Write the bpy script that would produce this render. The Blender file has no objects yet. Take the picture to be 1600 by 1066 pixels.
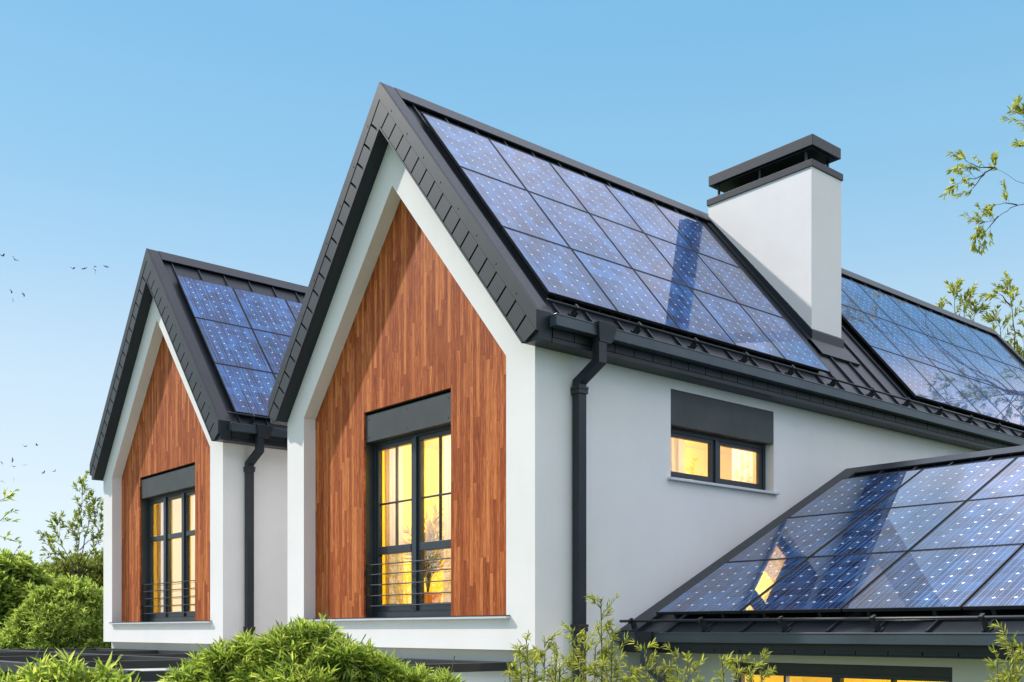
import bpy, math, random
import numpy as np
from mathutils import Vector, Matrix

C = bpy.context.scene
COL = C.collection
PI = math.pi

# ------------------------------------------------------------------ camera
W_IMG, H_IMG = 1600.0, 1066.0
FPX, CXP, YHP = 1646.0, 800.0, 987.0
TH = math.radians(49.42)
CAM = Vector((8.943, -8.005, 2.85))
RIGHT = Vector((math.cos(TH), math.sin(TH), 0)); FWD = Vector((-math.sin(TH), math.cos(TH), 0)); UPV = Vector((0, 0, 1))
cd = bpy.data.cameras.new('camera'); cam = bpy.data.objects.new('camera', cd); COL.objects.link(cam)
cd.sensor_fit = 'HORIZONTAL'; cd.sensor_width = 36.0; cd.lens = 36.0 * FPX / W_IMG
cd.shift_x = 0; cd.shift_y = (YHP - H_IMG / 2) / W_IMG
cd.clip_start = 0.05; cd.clip_end = 3000
cam.location = CAM; cam.rotation_euler = (PI / 2, 0, TH)
C.camera = cam

def at(px, py, d):
    """world point seen at photo pixel (px,py) at forward distance d"""
    return CAM + d * ((px - CXP) / FPX * RIGHT + FWD + (YHP - py) / FPX * UPV)

# ------------------------------------------------------------------ helpers
def tag(o, label=None, cat=None, group=None, kind=None):
    if label: o['label'] = label
    if cat: o['category'] = cat
    if group: o['group'] = group
    if kind: o['kind'] = kind
    return o

def empty(name, loc, label, cat, group=None):
    o = bpy.data.objects.new(name, None); COL.objects.link(o)
    o.location = loc; o.empty_display_size = 0.2
    return tag(o, label, cat, group)

class MB:
    def __init__(s): s.v = []; s.f = []
    def add(s, vs, fs):
        b = len(s.v); s.v += [tuple(p) for p in vs]; s.f += [tuple(b + i for i in f) for f in fs]; return s
    def quad(s, a, b, c, d): return s.add([a, b, c, d], [(0, 1, 2, 3)])
    def poly(s, pts): return s.add(pts, [tuple(range(len(pts)))])
    def box(s, x0, x1, y0, y1, z0, z1):
        v = [(x0, y0, z0), (x1, y0, z0), (x1, y1, z0), (x0, y1, z0), (x0, y0, z1), (x1, y0, z1), (x1, y1, z1), (x0, y1, z1)]
        return s.add(v, [(0, 3, 2, 1), (4, 5, 6, 7), (0, 1, 5, 4), (1, 2, 6, 5), (2, 3, 7, 6), (3, 0, 4, 7)])
    def hexa(s, v): return s.add(v, [(0, 3, 2, 1), (4, 5, 6, 7), (0, 1, 5, 4), (1, 2, 6, 5), (2, 3, 7, 6), (3, 0, 4, 7)])
    def prism_y(s, poly, y0, y1):           # poly: (x,z) counter-clockwise seen from -Y
        n = len(poly)
        v = [(x, y0, z) for x, z in poly] + [(x, y1, z) for x, z in poly]
        f = [tuple(range(n)), tuple(range(2 * n - 1, n - 1, -1))]
        f += [(i, i + n, (i + 1) % n + n, (i + 1) % n) for i in range(n)]
        return s.add(v, f)
    def prism_x(s, poly, x0, x1):           # poly: (y,z)
        n = len(poly)
        v = [(x0, y, z) for y, z in poly] + [(x1, y, z) for y, z in poly]
        f = [tuple(range(n - 1, -1, -1)), tuple(range(n, 2 * n))]
        f += [(i, (i + 1) % n, (i + 1) % n + n, i + n) for i in range(n)]
        return s.add(v, f)
    def tube(s, pts, r, n=8, cap=True):
        pts = [Vector(p) for p in pts]
        rs = r if isinstance(r, (list, tuple)) else [r] * len(pts)
        base = len(s.v); up = None
        for i, p in enumerate(pts):
            t = (pts[min(i + 1, len(pts) - 1)] - pts[max(i - 1, 0)]).normalized()
            if up is None:
                up = t.orthogonal().normalized()
            a = (up - t * up.dot(t)).normalized(); b = t.cross(a); up = a
            for k in range(n):
                q = p + (a * math.cos(2 * PI * k / n) + b * math.sin(2 * PI * k / n)) * rs[i]
                s.v.append(tuple(q))
        for i in range(len(pts) - 1):
            for k in range(n):
                s.f.append((base + i * n + k, base + i * n + (k + 1) % n, base + (i + 1) * n + (k + 1) % n, base + (i + 1) * n + k))
        if cap:
            s.f.append(tuple(base + k for k in range(n - 1, -1, -1)))
            m = base + (len(pts) - 1) * n
            s.f.append(tuple(m + k for k in range(n)))
        return s
    def lathe(s, c, prof, n=20):            # prof: (r,z)
        base = len(s.v)
        for r, z in prof:
            for k in range(n):
                s.v.append((c[0] + r * math.cos(2 * PI * k / n), c[1] + r * math.sin(2 * PI * k / n), c[2] + z))
        for i in range(len(prof) - 1):
            for k in range(n):
                s.f.append((base + i * n + k, base + i * n + (k + 1) % n, base + (i + 1) * n + (k + 1) % n, base + (i + 1) * n + k))
        return s
    def build(s, name, mat, parent=None, bevel=0, smooth=False):
        me = bpy.data.meshes.new(name); me.from_pydata(s.v, [], s.f); me.validate(); me.update()
        me.materials.append(mat)
        o = bpy.data.objects.new(name, me); COL.objects.link(o)
        if parent: o.parent = parent
        if smooth:
            for p in me.polygons: p.use_smooth = True
        if bevel:
            m = o.modifiers.new('bevel', 'BEVEL'); m.width = bevel; m.segments = 2; m.limit_method = 'ANGLE'; m.angle_limit = math.radians(40)
        return o

# ------------------------------------------------------------------ materials
def mat(name):
    m = bpy.data.materials.new(name); m.use_nodes = True
    nt = m.node_tree; bs = nt.nodes['Principled BSDF']
    return m, nt, bs
def N(nt, t, **kw):
    n = nt.nodes.new(t)
    for k, v in kw.items(): setattr(n, k, v)
    return n
def L(nt, a, b): nt.links.new(a, b)
def val(nt, op, a, b=None, c=None, clamp=False):
    n = N(nt, 'ShaderNodeMath', operation=op); n.use_clamp = clamp
    for i, x in enumerate((a, b, c)):
        if x is None: continue
        if isinstance(x, (int, float)): n.inputs[i].default_value = x
        else: L(nt, x, n.inputs[i])
    return n.outputs[0]
def mixc(nt, fac, a, b, mode='MIX'):
    n = N(nt, 'ShaderNodeMix', data_type='RGBA', blend_type=mode)
    for i, x in ((0, fac), (6, a), (7, b)):
        if isinstance(x, (int, float)): n.inputs[i].default_value = x
        elif isinstance(x, (tuple, list)): n.inputs[i].default_value = (*x, 1) if len(x) == 3 else x
        else: L(nt, x, n.inputs[i])
    return n.outputs[2]
def ramp(nt, fac, stops, interp='LINEAR'):
    n = N(nt, 'ShaderNodeValToRGB'); n.color_ramp.interpolation = interp
    e = n.color_ramp.elements
    while len(e) < len(stops): e.new(0.5)
    for i, (p, c) in enumerate(stops):
        e[i].position = p; e[i].color = (*c, 1) if not isinstance(c, (int, float)) else (c, c, c, 1)
    L(nt, fac, n.inputs[0]); return n.outputs[0]
def noise(nt, vec, scale, detail=4, rough=0.55, dist=0.0):
    n = N(nt, 'ShaderNodeTexNoise'); n.inputs['Scale'].default_value = scale; n.inputs['Detail'].default_value = detail
    n.inputs['Roughness'].default_value = rough; n.inputs['Distortion'].default_value = dist
    if vec is not None: L(nt, vec, n.inputs['Vector'])
    return n.outputs[0]
def objco(nt, scale=(1, 1, 1), rot=(0, 0, 0)):
    t = N(nt, 'ShaderNodeTexCoord'); m = N(nt, 'ShaderNodeMapping')
    m.inputs['Scale'].default_value = scale; m.inputs['Rotation'].default_value = rot
    L(nt, t.outputs['Object'], m.inputs['Vector']); return m.outputs[0]
def bump(nt, bs, h, strength, dist=0.01):
    b = N(nt, 'ShaderNodeBump'); b.inputs['Strength'].default_value = strength; b.inputs['Distance'].default_value = dist
    L(nt, h, b.inputs['Height']); L(nt, b.outputs[0], bs.inputs['Normal'])

def plaster_mat(name, col):
    m, nt, bs = mat(name)
    co = objco(nt)
    big = noise(nt, co, 0.7, 5, 0.6); fine = noise(nt, co, 90, 3, 0.6)
    streak = noise(nt, objco(nt, (5, 5, 0.35)), 1.0, 4, 0.6)
    f = val(nt, 'ADD', val(nt, 'MULTIPLY', big, 0.85), val(nt, 'MULTIPLY', streak, 0.15))
    c = ramp(nt, f, [(0.3, tuple(x * 0.93 for x in col)), (0.58, col)])
    L(nt, c, bs.inputs['Base Color']); bs.inputs['Roughness'].default_value = 0.9
    bs.inputs['Specular IOR Level'].default_value = 0.25
    bump(nt, bs, val(nt, 'ADD', fine, val(nt, 'MULTIPLY', noise(nt, co, 9, 4, 0.6), 2.2)), 0.14, 0.004)
    return m
def metal_mat(name, col, rough=0.42, spec=0.5, var=0.2):
    m, nt, bs = mat(name)
    co = objco(nt)
    n1 = noise(nt, co, 1.7, 5, 0.6); n2 = noise(nt, co, 28, 3, 0.6)
    c = ramp(nt, n1, [(0.3, tuple(x * (1 - var) for x in col)), (0.7, tuple(x * (1 + var) for x in col))])
    L(nt, c, bs.inputs['Base Color'])
    r = val(nt, 'MULTIPLY_ADD', n2, 0.16, rough - 0.08); L(nt, r, bs.inputs['Roughness'])
    bs.inputs['Specular IOR Level'].default_value = spec
    bump(nt, bs, n1, 0.05, 0.02)
    return m
M_PLASTER = plaster_mat('white_plaster', (0.845, 0.815, 0.79))
M_SILL = metal_mat('pale_sill', (0.62, 0.64, 0.65), 0.45, 0.4, 0.04)
M_METAL = metal_mat('anthracite_metal', (0.019, 0.024, 0.031), 0.42, 0.38)
M_FASCIA = metal_mat('anthracite_cladding', (0.023, 0.028, 0.033), 0.5, 0.35)
M_DARK = metal_mat('black_metal', (0.018, 0.020, 0.022), 0.5)
M_GUTTER = metal_mat('gutter_metal', (0.046, 0.062, 0.076), 0.34)
M_FRAME = metal_mat('window_frame', (0.026, 0.035, 0.045), 0.4)
M_BOX = metal_mat('shutter_metal', (0.048, 0.054, 0.055), 0.5, 0.4)

def wood_mat():
    m, nt, bs = mat('warm_wood_strips')
    t = N(nt, 'ShaderNodeTexCoord'); sep = N(nt, 'ShaderNodeSeparateXYZ'); L(nt, t.outputs['Object'], sep.inputs[0])
    pw = 0.066
    colf = val(nt, 'DIVIDE', sep.outputs[0], pw)
    coli = val(nt, 'FLOOR', colf); colfr = val(nt, 'FRACT', colf)
    wn = N(nt, 'ShaderNodeTexWhiteNoise', noise_dimensions='1D'); L(nt, coli, wn.inputs['W'])
    zs = val(nt, 'ADD', val(nt, 'DIVIDE', sep.outputs[2], 1.25), val(nt, 'MULTIPLY', wn.outputs['Value'], 9.0))
    zi = val(nt, 'FLOOR', zs); zfr = val(nt, 'FRACT', zs)
    cv = N(nt, 'ShaderNodeCombineXYZ'); L(nt, coli, cv.inputs[0]); L(nt, zi, cv.inputs[1])
    wn2 = N(nt, 'ShaderNodeTexWhiteNoise', noise_dimensions='2D'); L(nt, cv.outputs[0], wn2.inputs['Vector'])
    rnd = wn2.outputs['Value']
    # grain, shifted per strip
    gv = N(nt, 'ShaderNodeCombineXYZ')
    L(nt, val(nt, 'MULTIPLY', sep.outputs[0], 24.0), gv.inputs[0]); L(nt, val(nt, 'MULTIPLY', rnd, 37.0), gv.inputs[1])
    L(nt, val(nt, 'MULTIPLY', sep.outputs[2], 1.3), gv.inputs[2])
    g1 = noise(nt, gv.outputs[0], 1.5, 8, 0.78, 1.6)
    gv2 = N(nt, 'ShaderNodeCombineXYZ')
    L(nt, val(nt, 'MULTIPLY', sep.outputs[0], 130.0), gv2.inputs[0]); L(nt, val(nt, 'MULTIPLY', rnd, 11.0), gv2.inputs[1])
    L(nt, val(nt, 'MULTIPLY', sep.outputs[2], 4.0), gv2.inputs[2])
    g2 = noise(nt, gv2.outputs[0], 1.0, 5, 0.75)
    f = val(nt, 'ADD', val(nt, 'MULTIPLY', g1, 0.66), val(nt, 'ADD', val(nt, 'MULTIPLY', val(nt, 'POWER', rnd, 1.6), 0.13), val(nt, 'MULTIPLY', g2, 0.36)))
    c = ramp(nt, f, [(0.34, (0.055, 0.010, 0.003)), (0.44, (0.20, 0.037, 0.008)), (0.54, (0.36, 0.080, 0.018)), (0.67, (0.66, 0.22, 0.062))])
    edge = val(nt, 'MINIMUM', colfr, val(nt, 'SUBTRACT', 1.0, colfr))
    groove = val(nt, 'LESS_THAN', edge, 0.03)
    groove2 = val(nt, 'LESS_THAN', zfr, 0.004)
    gr = val(nt, 'MAXIMUM', groove, groove2)
    c2 = mixc(nt, val(nt, 'MULTIPLY', gr, 0.5), c, (0.05, 0.014, 0.006))
    L(nt, c2, bs.inputs['Base Color'])
    L(nt, val(nt, 'MULTIPLY_ADD', g1, 0.2, 0.5), bs.inputs['Roughness'])
    bs.inputs['Specular IOR Level'].default_value = 0.16
    bump(nt, bs, val(nt, 'SUBTRACT', g2, gr), 0.25, 0.004)
    return m
M_WOOD = wood_mat()

def cell_mat(name, w, h, ior, cwt, k, dsz, nx=6, ny=8):
    """solar cells: chamfered squares on a pale backsheet, busbars along the slope, under a glossy glass coat"""
    m, nt, bs = mat(name)
    t = N(nt, 'ShaderNodeTexCoord'); sep = N(nt, 'ShaderNodeSeparateXYZ'); L(nt, t.outputs['Object'], sep.inputs[0])
    info = N(nt, 'ShaderNodeObjectInfo')
    cw, ch = w / nx, h / ny
    ux = val(nt, 'DIVIDE', sep.outputs[0], cw); uy = val(nt, 'DIVIDE', sep.outputs[1], ch)
    fx = val(nt, 'FRACT', ux); fy = val(nt, 'FRACT', uy)
    ax = val(nt, 'MULTIPLY', val(nt, 'MINIMUM', fx, val(nt, 'SUBTRACT', 1.0, fx)), cw)
    ay = val(nt, 'MULTIPLY', val(nt, 'MINIMUM', fy, val(nt, 'SUBTRACT', 1.0, fy)), ch)
    dia = val(nt, 'LESS_THAN', val(nt, 'ADD', ax, ay), dsz)
    # keep the diamonds off the outer border
    inx = val(nt, 'MULTIPLY', val(nt, 'GREATER_THAN', ux, 0.4), val(nt, 'LESS_THAN', ux, nx - 0.4))
    iny = val(nt, 'MULTIPLY', val(nt, 'GREATER_THAN', uy, 0.4), val(nt, 'LESS_THAN', uy, ny - 0.4))
    dia = val(nt, 'MULTIPLY', dia, val(nt, 'MULTIPLY', inx, iny))
    gx = val(nt, 'LESS_THAN', ax, 0.0017); gy = val(nt, 'LESS_THAN', ay, 0.0014)
    bb = val(nt, 'ABSOLUTE', val(nt, 'SUBTRACT', val(nt, 'FRACT', val(nt, 'MULTIPLY', fx, 3.0)), 0.5))
    bus = val(nt, 'LESS_THAN', bb, 0.030)
    # streaky polycrystalline blue, per cell and per panel shifts
    cv = N(nt, 'ShaderNodeCombineXYZ'); L(nt, val(nt, 'FLOOR', ux), cv.inputs[0]); L(nt, val(nt, 'FLOOR', uy), cv.inputs[1]); L(nt, info.outputs['Random'], cv.inputs[2])
    wn = N(nt, 'ShaderNodeTexWhiteNoise', noise_dimensions='3D'); L(nt, cv.outputs[0], wn.inputs['Vector'])
    sv = N(nt, 'ShaderNodeCombineXYZ'); L(nt, val(nt, 'MULTIPLY', sep.outputs[0], 70.0), sv.inputs[0]); L(nt, val(nt, 'MULTIPLY', sep.outputs[1], 1.2), sv.inputs[1])
    L(nt, val(nt, 'MULTIPLY', info.outputs['Random'], 50.0), sv.inputs[2])
    st = noise(nt, sv.outputs[0], 1.0, 3, 0.6)
    sv2 = N(nt, 'ShaderNodeVectorMath', operation='ADD'); L(nt, t.outputs['Object'], sv2.inputs[0])
    cmb = N(nt, 'ShaderNodeCombineXYZ'); L(nt, val(nt, 'MULTIPLY', info.outputs['Random'], 90.0), cmb.inputs[0]); L(nt, cmb.outputs[0], sv2.inputs[1])
    cl = noise(nt, sv2.outputs[0], 1.6, 3, 0.6)
    f = val(nt, 'ADD', val(nt, 'MULTIPLY', st, 0.62), val(nt, 'ADD', val(nt, 'MULTIPLY', wn.outputs['Value'], 0.10), val(nt, 'MULTIPLY', cl, 0.32)))
    c = ramp(nt, f, [(p_, tuple(q * k for q in c_)) for p_, c_ in [(0.37, (0.001, 0.009, 0.05)), (0.50, (0.003, 0.042, 0.19)), (0.62, (0.045, 0.21, 0.56))]])
    c = mixc(nt, val(nt, 'MULTIPLY', bus, 0.60), c, (0.40, 0.54, 0.76))
    c = mixc(nt, val(nt, 'MULTIPLY', val(nt, 'MAXIMUM', gx, gy), 0.40), c, (0.40, 0.50, 0.66))
    c = mixc(nt, dia, c, (0.93, 0.95, 0.97))
    L(nt, c, bs.inputs['Base Color'])
    bs.inputs['Roughness'].default_value = 0.4; bs.inputs['Specular IOR Level'].default_value = 0.04
    bs.inputs['Coat Weight'].default_value = cwt; bs.inputs['Coat Roughness'].default_value = 0.015
    bs.inputs['Coat IOR'].default_value = ior
    return m
PW, PH = 1.136, 1.288           # panel size on the house roofs
WPW, WPH = 1.238, 1.488         # larger panels of the side wing
M_CELL = cell_mat('solar_cells', PW - 0.024, PH - 0.024, 1.50, 0.80, 0.88, 0.016)
M_CELLW = cell_mat('solar_cells_large', WPW - 0.024, WPH - 0.024, 1.9, 1.0, 0.52, 0.0195)

def glass_mat():
    m, nt, bs = mat('window_glass'); nt.nodes.remove(bs)
    out = nt.nodes['Material Output']
    fr = N(nt, 'ShaderNodeFresnel'); fr.inputs['IOR'].default_value = 1.6
    tr = N(nt, 'ShaderNodeBsdfTransparent'); tr.inputs['Color'].default_value = (0.96, 0.97, 0.96, 1)
    gl = N(nt, 'ShaderNodeBsdfGlossy'); gl.inputs['Roughness'].default_value = 0.0
    gl.inputs['Color'].default_value = (1, 1, 1, 1)
    mx = N(nt, 'ShaderNodeMixShader'); L(nt, val(nt, 'MULTIPLY', fr.outputs[0], 3.4, clamp=True), mx.inputs[0]); L(nt, tr.outputs[0], mx.inputs[1]); L(nt, gl.outputs[0], mx.inputs[2])
    L(nt, mx.outputs[0], out.inputs['Surface'])
    return m
M_GLASS = glass_mat()

def plain_mat(name, col, rough=0.8, var=0.12, scale=3.0, spec=0.3):
    m, nt, bs = mat(name)
    n1 = noise(nt, objco(nt), scale, 5, 0.6)
    c = ramp(nt, n1, [(0.3, tuple(x * (1 - var) for x in col)), (0.7, tuple(min(1, x * (1 + var)) for x in col))])
    L(nt, c, bs.inputs['Base Color']); bs.inputs['Roughness'].default_value = rough; bs.inputs['Specular IOR Level'].default_value = spec
    return m
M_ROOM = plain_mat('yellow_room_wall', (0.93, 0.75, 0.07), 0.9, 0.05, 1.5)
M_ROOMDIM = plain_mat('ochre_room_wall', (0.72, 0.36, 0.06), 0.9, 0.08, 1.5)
M_POT = plain_mat('terracotta', (0.52, 0.20, 0.05), 0.7)
M_CURTAIN = plain_mat('cream_curtain', (0.88, 0.80, 0.80), 0.9, 0.04)
def sheer(m):
    nt = m.node_tree; bs = nt.nodes['Principled BSDF']; t = N(nt, 'ShaderNodeBsdfTranslucent'); t.inputs['Color'].default_value = (0.80, 0.66, 0.58, 1)
    tr = N(nt, 'ShaderNodeBsdfTransparent'); a = N(nt, 'ShaderNodeMixShader'); a.inputs[0].default_value = 0.38
    L(nt, bs.outputs[0], a.inputs[1]); L(nt, t.outputs[0], a.inputs[2])
    b = N(nt, 'ShaderNodeMixShader'); b.inputs[0].default_value = 0.12; L(nt, a.outputs[0], b.inputs[1]); L(nt, tr.outputs[0], b.inputs[2])
    L(nt, b.outputs[0], nt.nodes['Material Output'].inputs['Surface'])
sheer(M_CURTAIN)
M_GOLD = plain_mat('yellow_curtain', (0.88, 0.72, 0.05), 0.9, 0.05)
M_BARK = plain_mat('bark', (0.085, 0.062, 0.045), 0.9, 0.35, 20)
M_STEM = plain_mat('green_stem', (0.11, 0.12, 0.05), 0.8, 0.3, 20)
M_BIRD = plain_mat('dark_feathers', (0.03, 0.03, 0.035), 0.7)

def leaf_mat(name, dark, mid, light, trans=0.58):
    m, nt, bs = mat(name)
    g = N(nt, 'ShaderNodeNewGeometry')
    n1 = noise(nt, objco(nt), 2.2, 3, 0.6)
    f = val(nt, 'ADD', val(nt, 'MULTIPLY', g.outputs['Random Per Island'], 0.65), val(nt, 'MULTIPLY', n1, 0.4))
    c = ramp(nt, f, [(0.15, dark), (0.5, mid), (0.92, light)])
    L(nt, c, bs.inputs['Base Color']); bs.inputs['Roughness'].default_value = 0.45
    bs.inputs['Specular IOR Level'].default_value = 0.4
    tl = N(nt, 'ShaderNodeBsdfTranslucent')
    c2 = mixc(nt, 1.0, c, (1.25, 1.2, 0.7), 'MULTIPLY'); L(nt, c2, tl.inputs['Color'])
    mx = N(nt, 'ShaderNodeMixShader'); mx.inputs[0].default_value = trans
    L(nt, bs.outputs[0], mx.inputs[1]); L(nt, tl.outputs[0], mx.inputs[2])
    L(nt, mx.outputs[0], nt.nodes['Material Output'].inputs['Surface'])
    return m
M_LEAF_LUSH = leaf_mat('lush_leaves', (0.08, 0.16, 0.03), (0.30, 0.43, 0.085), (0.66, 0.70, 0.22))
M_LEAF_WILLOW = leaf_mat('yellow_green_leaves', (0.14, 0.17, 0.03), (0.33, 0.38, 0.075), (0.58, 0.60, 0.19))
M_LEAF_BUSH = leaf_mat('bush_leaves', (0.10, 0.18, 0.04), (0.30, 0.42, 0.10), (0.58, 0.66, 0.21))
M_LEAF_GOLD = leaf_mat('golden_fronds', (0.25, 0.15, 0.02), (0.45, 0.30, 0.04), (0.65, 0.48, 0.08))
M_LEAF_OLIVE = leaf_mat('olive_leaves', (0.10, 0.14, 0.03), (0.23, 0.29, 0.07), (0.42, 0.46, 0.14))

# ------------------------------------------------------------------ house geometry (local frame: x along the gable, y back, z up)
WD = 5.77; XC = -WD / 2; ZA = 10.19; SL = 1.2; SQ = math.hypot(SL, 1); THK = 0.63
DX, DZ = 1 / SQ, SL / SQ         # down-slope unit (x part, -z part)
EAVE = 0.25
ZLOW = ZA - THK
ZE = 6.1                          # underside at the eaves
RV = 0.2                          # recess of the wood behind the white frame
ZSILL = 3.035

def spt(y, s, o, side=1):
    """point on the roof: y along ridge, s down the slope, o off the trim surface"""
    return Vector((XC + side * (s * DX + o * DZ), y, ZA - s * DZ + o * DX))
def slope_box(mb, y0, y1, s0, s1, o0, o1, side=1):
    v = [spt(y0, s0, o0, side), spt(y0, s1, o0, side), spt(y1, s1, o0, side), spt(y1, s0, o0, side),
         spt(y0, s0, o1, side), spt(y0, s1, o1, side), spt(y1, s1, o1, side), spt(y1, s0, o1, side)]
    mb.hexa(v)

def wall_panel_x(mb, x, y0, y1, z0, z1, hole=None, depth=0.14):
    """wall in the plane x=const facing +X, with an optional recessed opening"""
    if not hole:
        mb.quad((x, y0, z0), (x, y1, z0), (x, y1, z1), (x, y0, z1)); return
    a, b, c, d = hole
    mb.quad((x, y0, z0), (x, a, z0), (x, a, z1), (x, y0, z1))
    mb.quad((x, b, z0), (x, y1, z0), (x, y1, z1), (x, b, z1))
    mb.quad((x, a, z0), (x, b, z0), (x, b, c), (x, a, c))
    mb.quad((x, a, d), (x, b, d), (x, b, z1), (x, a, z1))
    xi = x - depth
    mb.quad((x, a, c), (x, b, c), (xi, b, c), (xi, a, c)); mb.quad((xi, a, d), (xi, b, d), (x, b, d), (x, a, d))
    mb.quad((x, a, d), (x, a, c), (xi, a, c), (xi, a, d)); mb.quad((x, b, c), (x, b, d), (xi, b, d), (xi, b, c))

def make_house(ox, Ly, label, chimney, side_win, wx0, wx1, style, pipe_y):
    root = empty('house', (ox, 0, 0), label, 'house')
    # ---------------- walls
    mb = MB()
    xl, xr = -WD, 0.0
    xil, xir = -5.262, -0.508; zsh = 6.09; zap = 8.86; zb = 2.635
    zo = ZLOW + 0.015
    out = [(xl, zb), (xr, zb), (xr, ZE + 0.015), (XC, zo), (xl, ZE + 0.015)]
    inn = [(xil, ZSILL), (xir, ZSILL), (xir, zsh), (XC, zap), (xil, zsh)]
    for i in range(5):
        j = (i + 1) % 5
        (ax, az), (bx, bz), (cx, cz), (dx, dz) = out[i], out[j], inn[j], inn[i]
        mb.quad((ax, 0, az), (bx, 0, bz), (cx, 0, cz), (dx, 0, dz))
        mb.quad((inn[i][0], 0, inn[i][1]), (inn[j][0], 0, inn[j][1]), (inn[j][0], RV + 0.02, inn[j][1]), (inn[i][0], RV + 0.02, inn[i][1]))
    ys = 0.17
    if side_win:
        wall_panel_x(mb, xr, ys, Ly, 0, ZE + 0.02, (2.336, 4.548, 4.79, 5.97), 0.14)
    else:
        wall_panel_x(mb, xr, ys, Ly, 0, ZE + 0.02)
    mb.quad((xr, 0, zb), (xr, ys, zb), (xr, ys, ZE + 0.02), (xr, 0, ZE + 0.02))
    mb.quad((xl, Ly, 0), (xl, ys, 0), (xl, ys, ZE + 0.02), (xl, Ly, ZE + 0.02))
    mb.quad((xl, ys, zb), (xl, 0, zb), (xl, 0, ZE + 0.02), (xl, ys, ZE + 0.02))
    mb.quad((xl, 0, zb), (xl, ys, zb), (xr, ys, zb), (xr, 0, zb))                    # bay underside
    mb.quad((xl, ys, 0), (xr, ys, 0), (xr, ys, zb), (xl, ys, zb))                    # ground floor front
    mb.poly([(xr, Ly, 0), (xl, Ly, 0), (xl, Ly, ZE + 0.015), (XC, Ly, zo), (xr, Ly, ZE + 0.015)])
    mb.build('wall', M_PLASTER, root)
    # ---------------- wood
    mb = MB()
    wz0, wz1 = ZSILL + 0.02, 5.985
    e = 0.05
    a, b = xil - e, xir + e
    y = RV
    mb.quad((a, y, ZSILL), (wx0, y, ZSILL), (wx0, y, wz1), (a, y, wz1))
    mb.quad((wx1, y, ZSILL), (b, y, ZSILL), (b, y, wz1), (wx1, y, wz1))
    mb.poly([(a, y, wz1), (wx0, y, wz1), (wx1, y, wz1), (b, y, wz1), (b, y, zsh + e * 1.2), (XC, y, zap + e * 1.6), (a, y, zsh + e * 1.2)])
    t = 0.03
    mb.quad((wx0, y, wz1), (wx0, y, ZSILL), (wx0, y + t, ZSILL), (wx0, y + t, wz1)); mb.quad((wx1, y, ZSILL), (wx1, y, wz1), (wx1, y + t, wz1), (wx1, y + t, ZSILL))
    mb.quad((wx0, y, wz1), (wx0, y + t, wz1), (wx1, y + t, wz1), (wx1, y, wz1))
    mb.build('wood_cladding', M_WOOD, root)
    # ---------------- sill under the wood
    s = MB().box(xil - 0.012, xir + 0.07, -0.06, RV + 0.1, ZSILL - 0.032, ZSILL + 0.0)
    sill = s.build('sill', M_SILL, root, 0.004)
    MB().box(xil - 0.016, xir + 0.074, -0.064, RV - 0.004, ZSILL + 0.0005, ZSILL + 0.009).build('drip_edge', M_METAL, sill)
    # ---------------- french window
    win = french_window(root, wx0, wx1, style)
    # ---------------- roof
    mb = MB()
    y0, y1 = -0.02, Ly + 0.16
    dk = -0.06                                           # deck below the trim surface
    def half(top_o, xe, side):
        pts = [(XC, ZLOW), (0, ZE), (xe, ZE)]
        zt = ZA - SL * (xe - XC) + top_o * SQ
        pts += [(xe, zt), (XC, ZA + top_o * SQ)]
        if side < 0: pts = [(2 * XC - x, z) for x, z in pts][::-1]
        return pts
    for sd in (1, -1):
        mb.prism_y(half(dk, EAVE - 0.02, sd), 0.02 if False else 0.03, y1 - 0.2)
    # standing seams
    k = 0.235
    while k < Ly - 0.1:
        for sd in (1, -1):
            slope_box(mb, k - 0.011, k + 0.011, 0.05, 4.86, dk - 0.005, dk + 0.034, sd)
        k += 0.535
    roof = mb.build('roof', M_METAL, root)
    # rake trim and its clad face, front and back
    for yy0, yy1, front in ((-0.165, 0.03, True), (y1 - 0.2, y1, False)):
        mb = MB()
        for sd in (1, -1):
            mb.prism_y(half(0, EAVE, sd), yy0, yy1)
        mb.build('rake_board', M_METAL if True else M_DARK, roof, 0.006)
    mb = MB()
    yf = -0.2
    S_END = (EAVE - XC) / DX
    for sd in (1, -1):
        # upper trim strip
        def strip(o0, o1, ya, yb, s0, s1):
            slope_box(mb, ya, yb, s0, s1, o0, o1, sd)
        # mitred at the ridge: start each strip where its lines meet the centre plane
        def mit(o0, o1, ya, yb):
            # o0<o1<=0 ; start s such that x == XC : s*DX + o*DZ = 0
            sA, sB = -o0 * DZ / DX, -o1 * DZ / DX
            xe = EAVE
            eA, eB = (xe - XC - o0 * DZ) / DX, (xe - XC - o1 * DZ) / DX
            v = [spt(ya, sA, o0, sd), spt(ya, eA, o0, sd), spt(yb, eA, o0, sd), spt(yb, sA, o0, sd),
                 spt(ya, sB, o1, sd), spt(ya, eB, o1, sd), spt(yb, eB, o1, sd), spt(yb, sB, o1, sd)]
            mb.hexa(v)
        mit(-0.150, -0.001, yf - 0.006, -0.164)
        # lower lip, stopping at the horizontal eave underside
        o0, o1 = -0.402, -0.380
        eL = (0 - XC - o0 * DZ) / DX
        v = [spt(yf - 0.008, -o0 * DZ / DX, o0, sd), spt(yf - 0.008, eL, o0, sd), spt(-0.164, eL, o0, sd), spt(-0.164, -o0 * DZ / DX, o0, sd),
             spt(yf - 0.008, -o1 * DZ / DX, o1, sd), spt(yf - 0.008, eL, o1, sd), spt(-0.164, eL, o1, sd), spt(-0.164, -o1 * DZ / DX, o1, sd)]
        mb.hexa(v)
        # plates with dark slots between them
        pitch = 0.268; g = 0.029; n = 0
        sbase = 0.30
        oA, oB = -0.378, -0.156
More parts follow.
